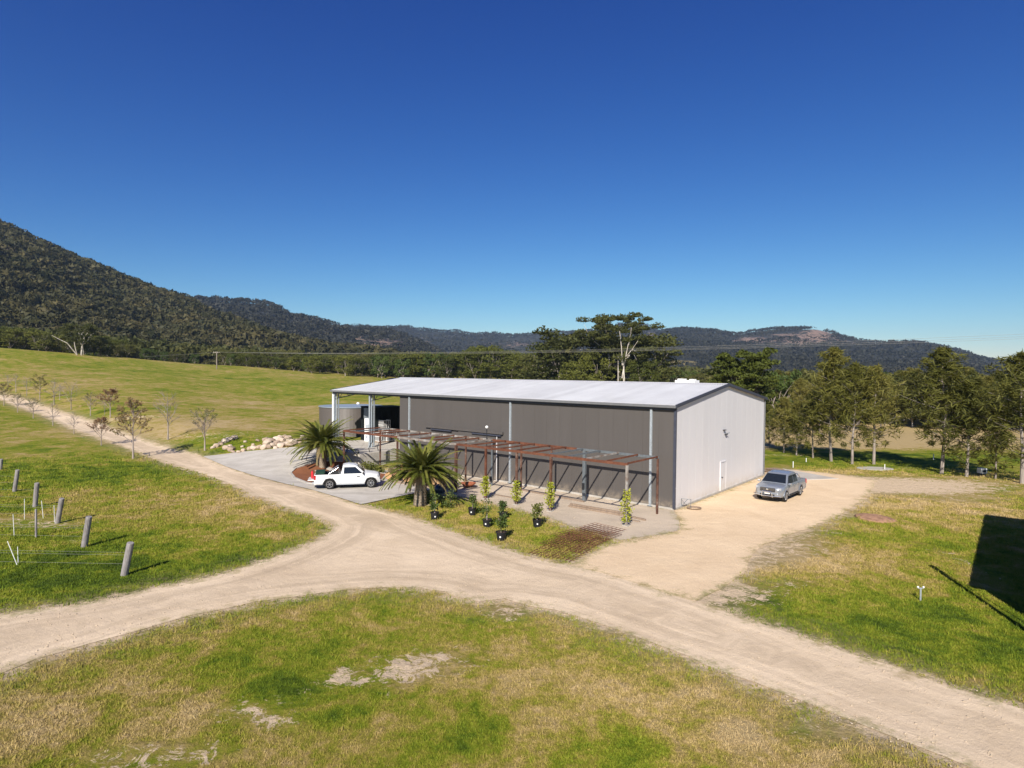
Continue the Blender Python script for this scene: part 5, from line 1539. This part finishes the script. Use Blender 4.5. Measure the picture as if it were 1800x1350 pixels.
# right paddock treeline
profr = [(1150, 650), (1200, 655), (1270, 650), (1340, 642), (1400, 650), (1480, 648), (1560, 646), (1640, 640), (1700, 652), (1760, 660), (1810, 655), (1900, 650)]
band(1150, 1290, 14, 170, 230, [(1150, 640), (1290, 655)], [BR[4], BR[1], CK2[0]], 'paddock_tree', 'low olive tree between the big gum and the round tree', 'low trees behind the shed ridge')
band(1335, 1880, 40, 128, 146, profr, [CK2[0], CK2[1], BR[1], BR[2]], 'paddock_tree', [(1450, 'paddock edge tree right behind the shed back corner'), (1600, 'paddock edge tree above the open dry grass'), (1720, 'paddock edge tree behind the tallest front casuarina'), (9e9, 'paddock edge tree at the right edge of the picture')], 'trees along the far edge of the dry paddock')
band(1330, 1900, 44, 155, 205, [(1330, 648), (1600, 642), (1900, 655)], [BR[2], BR[1], CK2[1]], 'paddock_tree', [(1480, 'wood tree behind the paddock, right of the round dark tree'), (1640, 'wood tree behind the middle of the dry paddock'), (9e9, 'wood tree behind the right end of the dry paddock')], 'wood behind the dry paddock')
# brighter green crown in the wood
p = on_line(1372, 120); put_tree(BR[4], 'lime_tree', p, 1, (at_depth(1372, 642, p.y).z - p.z) / 13.4, 'fresh green rounded tree right of the round dark tree', 'tree')
p = on_line(1537, 150); put_tree(BR[4], 'lime_tree', p, 2, (at_depth(1537, 646, p.y).z - p.z) / 13.4, 'yellow green crown in the wood above the paddock', 'tree')
# round dense tree behind the gable
kt = broad_tree(14, 9.6, 90, M['leaf_round'], M['bark_grey'], 110, .125, 150, .44, .16, flat=.6, bushy=True)
p = on_line(1309, 108); put_tree(kt, 'round_tree', p, .4, (at_depth(1309, 609, p.y).z - p.z) / 12.7, 'round dense dark tree rising behind the gable apex of the shed', 'tree')
# the big gum and its companions
kt = broad_tree(30, 29, 93, M['leaf_gum'], M['bark_white'], 120, .075, 170, .66, .24, dome=3, flat=.55, tr=.014, bushy=True)
p = on_line(1085, 182); big = put_tree(kt, 'tall_gum_tree', p, 2.1, (at_depth(1085, 544, p.y).z - p.z) / 28.6, 'tall gum tree with white forked trunk and open crown above the roof ridge', 'tree')
mb = MB()
for (x0, z0, x1, z1, r_) in ((0, 0, .0, 12, .34), (0, 6, 2.0, 18, .22), (0, 10, -1.2, 22, .18), (.6, 12, 5.2, 18.5, .12), (-1.2, 0, -1.4, 13, .2)):
    limb(mb, (x0, -8.5, z0), (x1, -8.8, z1), r_, r_ * .4, .05, 4, 7)
mb.build('white_limbs', M['bark_white'], big)
big.rotation_euler.z = 0
for (u, r, vt, ki, sc, lab) in ((1000, 188, 574, 2, 1.35, 'dark spreading gum left of the tall white trunked gum'), (968, 192, 600, 0, 1.1, 'lower dense tree at the left foot of the gum group'), (1035, 195, 577, 1, 1.3, 'olive gum filling the gap left of the tall gum'),
    (1128, 190, 580, 2, 1.15, 'olive gum at the right of the tall gum'), (1150, 195, 612, 1, .9, 'thin crowned gum at the right end of the gum group'), (1046, 178, 618, 0, .9, 'dense low tree under the tall gum'), (1128, 176, 620, 3, .9, 'dense low tree right of the white trunk'),
    (1012, 176, 622, 3, 1.1, 'dense low tree with orange brown trunk in the gum group'), (940, 215, 618, 2, .9, 'olive tree joining the gum group to the belt')):
    p = on_line(u, r); hh = at_depth(u, vt, p.y).z - p.z
    put_tree(BR[ki], 'gum_tree', p, random.uniform(0, 6), hh / 13.4 * sc, lab, 'tree', None, szz=hh / 13.2)
# white trunked gum at the foot of the left hill
kt = broad_tree(17, 19, 95, M['leaf_gum'], M['bark_white'], 70, .10, 120, .55, .28, dome=2, flat=.55, tr=.018, bushy=True)
p = on_line(143, 246); big = put_tree(kt, 'white_gum_tree', p, 0, (at_depth(143, 566, p.y).z - p.z) / 16, 'white trunked gum leaning left at the top edge of the green field', 'tree')
mb = MB(); limb(mb, (0, -3, 0), (-2.4, -6, 5.5), .28, .2, .05); limb(mb, (-2.4, -6, 5.5), (-8.5, -7.6, 9.0), .16, .06, .03); limb(mb, (.2, -3, 0), (.6, -5.5, 6), .26, .16, .06); limb(mb, (3.2, -3, 0), (4.0, -5, 5), .16, .08, .08)
mb.build('white_limbs', M['bark_white'], big)
# farther woods that read as one mass
def far_wood(name, u0, u1, r0, r1, n, lo, hi, K, mat, label):
    mat = M['leaf_wood']
    u = rng.uniform(u0, u1, n); az = np.arctan((u - 900) / FPX); r = rng.uniform(r0, r1, n)
    X = r * np.sin(az); Y = r * np.cos(az); Z = terrain(X, Y)
    crown_cloud(name, np.stack([X, Y, Z], 1), rng.uniform(lo, hi, n), mat, K, label, 'wood', .8, fs=.5)
far_wood('far_wood', -150, 1250, 320, 620, 2600, 9, 14, 60, M['leaf_gum'], 'dark wood filling the valley behind the tree belt')
far_wood('valley_wood', 1120, 2000, 215, 620, 3000, 7, 11, 56, M['leaf_gum'], 'olive wood stretching from the paddock to the rocky range')

# ------------------------------------------------------------------ vehicles
def ute(name, paint, label, pos, yaw, L=5.35, W=1.85, H=1.80, wb=3.22, fo=.93, cab0=-1.0, cab1=.55, double=False, open_gate=True, bullbar=False, ab=1.25):
    """+X forward, origin at the centre of the wheelbase on the ground"""
    t = tag(empty(name, pos, yaw), label, 'ute')
    xf = wb / 2 + fo; xr = xf - L; hw = W / 2; wr = .385
    def arch(x):
        z = .36
        for wx in (wb / 2, -wb / 2):
            d = abs(x - wx)
            if d < .47: z = max(z, .36 + math.sqrt(.47 ** 2 - d * d) * .98)
        return z
    def beltz(x):
        if x > ab - .2: return 1.14 - .13 * ((x - ab + .2) / (xf - ab + .2)) ** 1.6
        if x > cab0: return 1.14
        return 1.13
    xs = sorted(set([xr, xr + .06] + list(np.linspace(xr + .1, xf - .1, 46)) + [xf - .05, xf]))
    V = []; F = []
    def section(x):
        zb = arch(x); zt = beltz(x)
        e = 1.0
        if x > xf - .60: e = 1 - .24 * ((x - xf + .60) / .60) ** 2
        if x < xr + .1: e = .98
        nose = 0
        if x > xf - .12: zt -= .13 * ((x - xf + .12) / .12); zb += .05
        h_ = hw * e
        hd = min(1, max(0, (x - ab + .2) / .2)); top = zt + .05 * hd
        return [(h_ * .93, min(zb, zt - .25)), (h_ * 1.0, min(zb + .10, zt - .20)), (h_ * 1.0, zt - .30), (h_ * .975, zt - .06), (h_ * .93, zt), (h_ * .62, top + .005 * hd), (0, top + .02 * hd)]
    ns = 13
    for x in xs:
        s = section(x); row = [(x, -y, z) for y, z in s] + [(x, y, z) for y, z in reversed(s[:-1])]
        V += row
    inbed = lambda x: x < cab0 - .04 and x > xr + .05
    for i in range(len(xs) - 1):
        for k in range(ns - 1):
            if inbed(xs[i]) and inbed(xs[i + 1]) and 4 <= k <= 7: continue
            F.append((i * ns + k, (i + 1) * ns + k, (i + 1) * ns + k + 1, i * ns + k + 1))
    F.append(tuple(range(ns))); F.append(tuple((len(xs) - 1) * ns + k for k in range(ns - 1, -1, -1)))
    mb = MB(); mb.add(V, F)
    body = mb.build('body', paint, t, smooth=True)
    es = body.modifiers.new('split', 'EDGE_SPLIT'); es.split_angle = R(32)
    # underbody and tub
    MB().box((0, 0, .48), (L - .5, W - .55, .28)).build('chassis', M['plastic_dark'], t)
    bx0, bx1 = xr + .07, cab0 - .06
    mb = MB(); zf = .72
    hwb = hw * .93
    mb.box(((bx0 + bx1) / 2, 0, zf), (bx1 - bx0, 2 * hwb - .1, .04)); mb.box(((bx0 + bx1) / 2, -hwb + .06, .93), (bx1 - bx0, .05, .42)); mb.box(((bx0 + bx1) / 2, hwb - .06, .93), (bx1 - bx0, .05, .42)); mb.box((bx1 - .02, 0, .93), (.05, 2 * hwb - .1, .42))
    mb.build('tray_liner', M['plastic_dark'], t)
    mb = MB()
    for sg in (-1, 1): mb.box(((bx0 + bx1) / 2, sg * (hwb - .045), 1.145), (bx1 - bx0 - .04, .09, .03))
    mb.build('tray_rail', M['plastic_dark'] if not double else paint, t)
    # cabin loft
    ra, rb = cab0 + .12, cab1
    stations = [(cab0, 1.13, .0), (cab0 + .14, H - .06, 1), (ra + .25, H, 1), ((ra + rb) / 2, H + .015, 1), (rb - .05, H - .03, 1), (rb + .18, H - .12, .95), (ab + .08, 1.15, .0)]
    V = []; F = []
    def cabsec(x, zt, f):
        b_ = hw * .955; r_ = hw * .74; y_ = b_ + (r_ - b_) * min(1, (zt - 1.1) / (H - 1.1))
        return [(b_, 1.10), (y_, max(1.12, zt - .07)), (y_ * .9, max(1.125, zt)), (0, max(1.13, zt + .02))]
    for (x, zt, f) in stations:
        s = cabsec(x, zt, f); V += [(x, -y, z) for y, z in s] + [(x, y, z) for y, z in reversed(s[:-1])]
    for i in range(len(stations) - 1):
        for k in range(6): F.append((i * 7 + k, (i + 1) * 7 + k, (i + 1) * 7 + k + 1, i * 7 + k + 1))
    mb = MB(); mb.add(V, F); mb.build('cabin', paint, t, bevel=0)
    # side windows: on the sloping side plane
    bq = hw * .955; rq = hw * .74
    def sidept(x, z, sg, off=.012):
        f = (z - 1.10) / (H - 1.1 - .07); y = bq + (rq - bq) * f * (H - .07 - 1.1) / (H - 1.1)
        return (x, sg * (y + off), z)
    zt_, zb_ = H - .16, 1.17
    a0 = cab0 + .20; a1 = rb + .28
    def xfront(z): return ab - .03 + (rb + .10 - ab + .03) * (z - 1.15) / (H - .13 - 1.15) - .10
    if double: cuts = [(a0, (a0 + a1) / 2 - .12), ((a0 + a1) / 2 - .02, None)]
    else: cuts = [(a0, None)]
    for sg in (-1, 1):
        for (c0, c1) in cuts:
            e1b = c1 if c1 is not None else xfront(zb_); e1t = c1 if c1 is not None else xfront(zt_)
            c0t = c0 + (.04 if c0 == a0 else 0)
            poly = [sidept(c0, zb_, sg), sidept(e1b, zb_, sg), sidept(e1t, zt_, sg), sidept(c0t, zt_, sg)]
            MB().prism(poly, (0, -sg * .02, 0)).build('side_window', M['glass_dark'], t)
    # windscreen and rear window
    def scr(x0, z0, x1, z1, w0, w1, nm):
        n_ = Vector((z1 - z0, 0, -(x1 - x0))); n_.normalize()
        if nm == 'windscreen' and n_.x < 0: n_ = -n_
        if nm == 'rear_window' and n_.x > 0: n_ = -n_
        poly = [Vector((x0, -w0, z0)) + n_ * .012, Vector((x0, w0, z0)) + n_ * .012, Vector((x1, w1, z1)) + n_ * .012, Vector((x1, -w1, z1)) + n_ * .012]
        MB().prism(poly, n_ * .012).build(nm, M['glass_dark'], t)
    scr(ab, 1.215, rb + .20, H - .10, hw * .84, hw * .67, 'windscreen')
    scr(cab0 + .012, 1.22, cab0 + .118, H - .17, hw * .80, hw * .64, 'rear_window')
    # door seams and handles
    for sg in (-1, 1):
        xsd = [a1 + .32, (a0 + a1) / 2 - .07, a0 - .05] if double else [a1 + .32, a0 + .44]
        for xx in xsd: MB().box((xx, sg * (hw + .001), .78), (.012, .008, .62)).build('door_seam', M['plastic_dark'], t)
        for xx in ([a0 + .2, (a0 + a1) / 2 + .1] if double else [a0 + .62]): MB().box((xx, sg * (hw + .012), 1.0), (.18, .03, .035)).build('door_handle', M['chrome'] if double else paint, t)
        MB().box((ab - .09, sg * (hw + .10), 1.20), (.12, .20, .15)).build('mirror', M['chrome'] if double else M['plastic_dark'], t, bevel=.03)
        MB().box((.0, sg * (hw - .03), .36), (wb - 1.05, .10, .06)).build('side_step', M['plastic_dark'] if double else M['lamp_clear'], t)
        # wheel arches trim, wheels
        for wx in (wb / 2, -wb / 2):
            wob = tag(empty('wheel', (wx, sg * (hw - .13), wr)))
            wob.parent = t
            if wx > 0 and not double: wob.rotation_euler.z = R(-14)
            Mx = Matrix.Rotation(math.pi / 2, 3, 'X')
            MB().lathe([(.24, -.12), (.355, -.125), (.382, -.09), (.387, 0), (.382, .09), (.355, .125), (.24, .12)], 28, (0, 0, 0), Mx, True).build('tyre', M['tyre'], wob, smooth=True)
            MB().lathe([(.02, .085), (.10, .10), (.11, .06), (.235, .055), (.255, .115), (.262, .10), (.262, -.10), (.02, -.10)], 24, (0, 0, 0), Matrix.Rotation(math.pi / 2 * (sg), 3, 'X') if sg > 0 else Matrix.Rotation(math.pi / 2, 3, 'X')).build('rim', M['plastic_dark'], wob)
            mb = MB()
            for q in range(6):
                a = q * math.pi / 3
                mb.bar((.05 * math.cos(a), sg * .108, .05 * math.sin(a)), (.25 * math.cos(a), sg * .112, .25 * math.sin(a)), .075, .03)
            mb.lathe([(.262, -.01), (.262, .012), (.225, .012), (.225, -.01)], 24, (0, sg * .115, 0), Mx, True)
            mb.lathe([(.02, -.01), (.07, -.01), (.07, .02), (.02, .03)], 12, (0, sg * .11, 0), Matrix.Rotation(-sg * math.pi / 2, 3, 'X'))
            mb.build('spokes', M['rim'], wob)
            mb = MB(); pts = []
            for q in range(13):
                a = math.pi * q / 12; pts.append((wx + .475 * math.cos(a), sg * (hw + .002), .37 + .465 * math.sin(a)))
            mb.tube(pts, .03, 5); mb.build('wheel_arch', M['plastic_dark'] if not double else paint, t)
        # lights
        MB().box((xf - .20, sg * (hw - .24), .93), (.26, .26, .17)).build('headlight', M['lamp_clear'], t, bevel=.04)
        MB().box((xr + .06, sg * (hw - .055), .93), (.16, .13, .34)).build('tail_light', M['lamp_red'], t, bevel=.02)
        MB().cyl((xf - .03, sg * (hw - .32), .50), (xf + .03, sg * (hw - .32), .50), .055, 10).build('fog_light', M['lamp_clear'], t)
    # front end
    MB().box((xf - .005, 0, .86), (.06, hw * 1.05, .26)).build('grille', M['plastic_dark'], t, bevel=.015)
    mb = MB()
    for z in (.83, .90, .95): mb.box((xf + .03, 0, z), (.02, hw * .98, .010))
    mb.build('grille_bar', M['chrome'], t)
    MB().box((xf - .05, 0, .53), (.20, W * .74, .26)).build('front_bumper', paint, t, bevel=.05)
    MB().box((xf + .06, 0, .50), (.03, W * .50, .13)).build('lower_intake', M['plastic_dark'], t)
    MB().box((xf + .085, 0, .62), (.02, .37, .11)).build('number_plate', M['plastic_white'], t)
    MB().lathe([(.02, -.01), (.075, -.01), (.075, .012), (.02, .02)], 16, (xf + .05, 0, .885), Matrix.Rotation(math.pi / 2, 3, 'Y')).build('front_badge', M['chrome'], t)
    if bullbar:
        mb = MB(); x_ = xf + .16
        mb.tube([(x_ - .1, -.36, .36), (x_, -.34, .60), (x_, -.30, .74), (x_, .30, .74), (x_, .34, .60), (x_ - .1, .36, .36)], .038, 8)
        mb.tube([(x_ - .16, -hw * .92, .46), (x_ - .03, -.34, .44), (x_ - .03, .34, .44), (x_ - .16, hw * .92, .46)], .030, 8); mb.build('nudge_bar', M['chrome'], t)
    # rear
    MB().box((xr - .06, 0, .47), (.20, W * .88, .16)).build('rear_bumper', M['chrome'] if double else M['lamp_clear'], t, bevel=.03)
    if open_gate:
        MB().box((xr - .24, 0, .70), (.52, W * .80, .06)).build('tailgate', paint, t, bevel=.015)
    else:
        MB().box((xr + .015, 0, .92), (.06, W * .80, .44)).build('tailgate', paint, t, bevel=.015)
    # sports bar
    mb = MB(); bx = cab0 - .12
    for sg in (-1, 1):
        mb.tube([(bx - .85, sg * (hwb - .1), 1.15), (bx - .12, sg * (hwb - .16), 1.62), (bx - .02, sg * (hwb - .18), 1.15)], .026, 8)
    mb.tube([(bx - .12, -(hwb - .16), 1.62), (bx - .12, (hwb - .16), 1.62)], .026, 8)
    mb.build('sports_bar', M['chrome'], t)
    MB().cyl((.55, -.35, H + .02), (.40, -.35, H + .30), .006, 5).build('aerial', M['plastic_dark'], t)
    return t

def place(c_rear, c_front, sg, W):
    """contact points of the two wheels on one side (sg=-1: right side) -> centre and yaw"""
    a = G(*c_rear); b = G(*c_front); d = (b - a).normalized(); left = Vector((-d.y, d.x, 0))
    c = (a + b) / 2 - left * sg * (W / 2 - .10)
    c.z = max(a.z, b.z) + .065
    return c, math.atan2(d.y, d.x), (b - a).length
c, yaw, d_ = place((580, 861.5), (654, 858.8), -1, 1.85)
print('white ute wheelbase seen', d_)
wu = ute('parked_ute', M['car_white'], 'white single side door ute with its tailgate down, parked on the concrete by the palm', c, yaw, L=5.08, fo=.68, cab0=-.74, cab1=.34, ab=1.08, H=1.82)
for sg in (-1, 1):     # company marking on the doors, too small to read
    MB().box((.58, sg * (1.85 / 2 + .004), .92), (.20, .006, .07)).box((.70, sg * (1.85 / 2 + .004), .95), (.10, .006, .05)).build('door_decal', M['plastic_dark'], wu)
c = c + Vector((math.cos(yaw), math.sin(yaw), 0)) * -.05; wu.location = c; wu.scale = (.935, .935, .96)
Mw = Matrix.Translation(c) @ Matrix.Rotation(yaw, 4, 'Z') @ Matrix.Diagonal((.935, .935, .96, 1))
t = tag(empty('jerry_can', Mw @ Vector((-2.98, .0, .76)), yaw), 'red plastic container standing on the lowered tailgate of the white ute', 'container')
MB().box((0, 0, .26), (.16, .40, .52)).build('body', M['red_plastic'], t, bevel=.04); MB().cyl((0, .12, .52), (0, .12, .58), .04, 10).build('cap', M['plastic_dark'], t); MB().tube([(0, -.12, .50), (0, -.10, .58), (0, .02, .58), (0, .04, .50)], .018, 6).build('handle', M['red_plastic'], t)
t = tag(empty('crate', Mw @ Vector((-2.35, .0, .745)), yaw), 'dark green box of gear filling the rear of the white ute tray', 'box')
MB().box((0, 0, .26), (.62, 1.25, .50)).build('body', M['green_sheet'], t, bevel=.03); MB().box((0, 0, .53), (.66, 1.29, .04)).build('lid', M['green_sheet'], t)
c, yaw, d_ = place((1404, 872), (1381, 882), 1, 1.95)
print('silver ute wheelbase seen', d_)
c.z -= .03
ute('parked_ute', M['car_silver'], 'silver double cab ute with nudge bar, parked on the sandy yard by the gable', c, yaw, L=5.25, W=1.95, H=1.83, wb=3.10, fo=.91, cab0=-1.15, cab1=.50, double=True, open_gate=False, bullbar=True)
# loose stones on the road verge
vsn = []
bm = bmesh.new(); bmesh.ops.create_icosphere(bm, subdivisions=1, radius=1)
bv = np.array([v_.co[:] for v_ in bm.verts]); bf = np.array([[v_.index for v_ in f.verts] for f in bm.faces]); bm.free()
n = 9000
r = 14 + 40 * rng.random(n) ** 1.3; az = rng.uniform(R(-43), R(43), n); X = r * np.sin(az); Y = r * np.cos(az)
s = sdf_all(X, Y); k = (s < .3) & (s > -1.6) | ((s < 0) & (rng.random(n) < .10))
w_ = (X - SC.x) * DR.x + (Y - SC.y) * DR.y; sl_ = (X - SC.x) * DL.x + (Y - SC.y) * DL.y
k &= ~((w_ > -.2) & (sl_ > -.2)); X, Y = X[k], Y[k]; n = len(X)
sz = rng.uniform(.010, .034, (n, 1)) * np.array([[1, 1, .6]]) * rng.uniform(.7, 1.3, (n, 3))
V = bv[None] * sz[:, None, :] + np.stack([X, Y, terrain(X, Y) + .028], 1)[:, None, :]
Fc = bf[None] + (np.arange(n) * len(bv))[:, None, None]
tag(link('loose_stones', tri_mesh('loose_stones', V.reshape(-1, 3), Fc.reshape(-1, 3), M['stone_bits'])), 'small loose stones along the dirt road verges', 'stones', kind='stuff')

# ------------------------------------------------------------------ air
hm = bpy.data.materials.new('haze'); hm.use_nodes = True; ht = hm.node_tree; ht.nodes.clear()
ho = ht.nodes.new('ShaderNodeOutputMaterial'); hv = ht.nodes.new('ShaderNodeVolumePrincipled')
hv.inputs['Color'].default_value = (.50, .70, 1.0, 1); hv.inputs['Density'].default_value = 9e-5; hv.inputs['Anisotropy'].default_value = .1
ht.links.new(hv.outputs[0], ho.inputs['Volume'])
x1 = 3760
hz = MB().box((0, 0, 135), (2 * x1, 2 * x1, 310)).build('haze', hm); hz['kind'] = 'stuff'
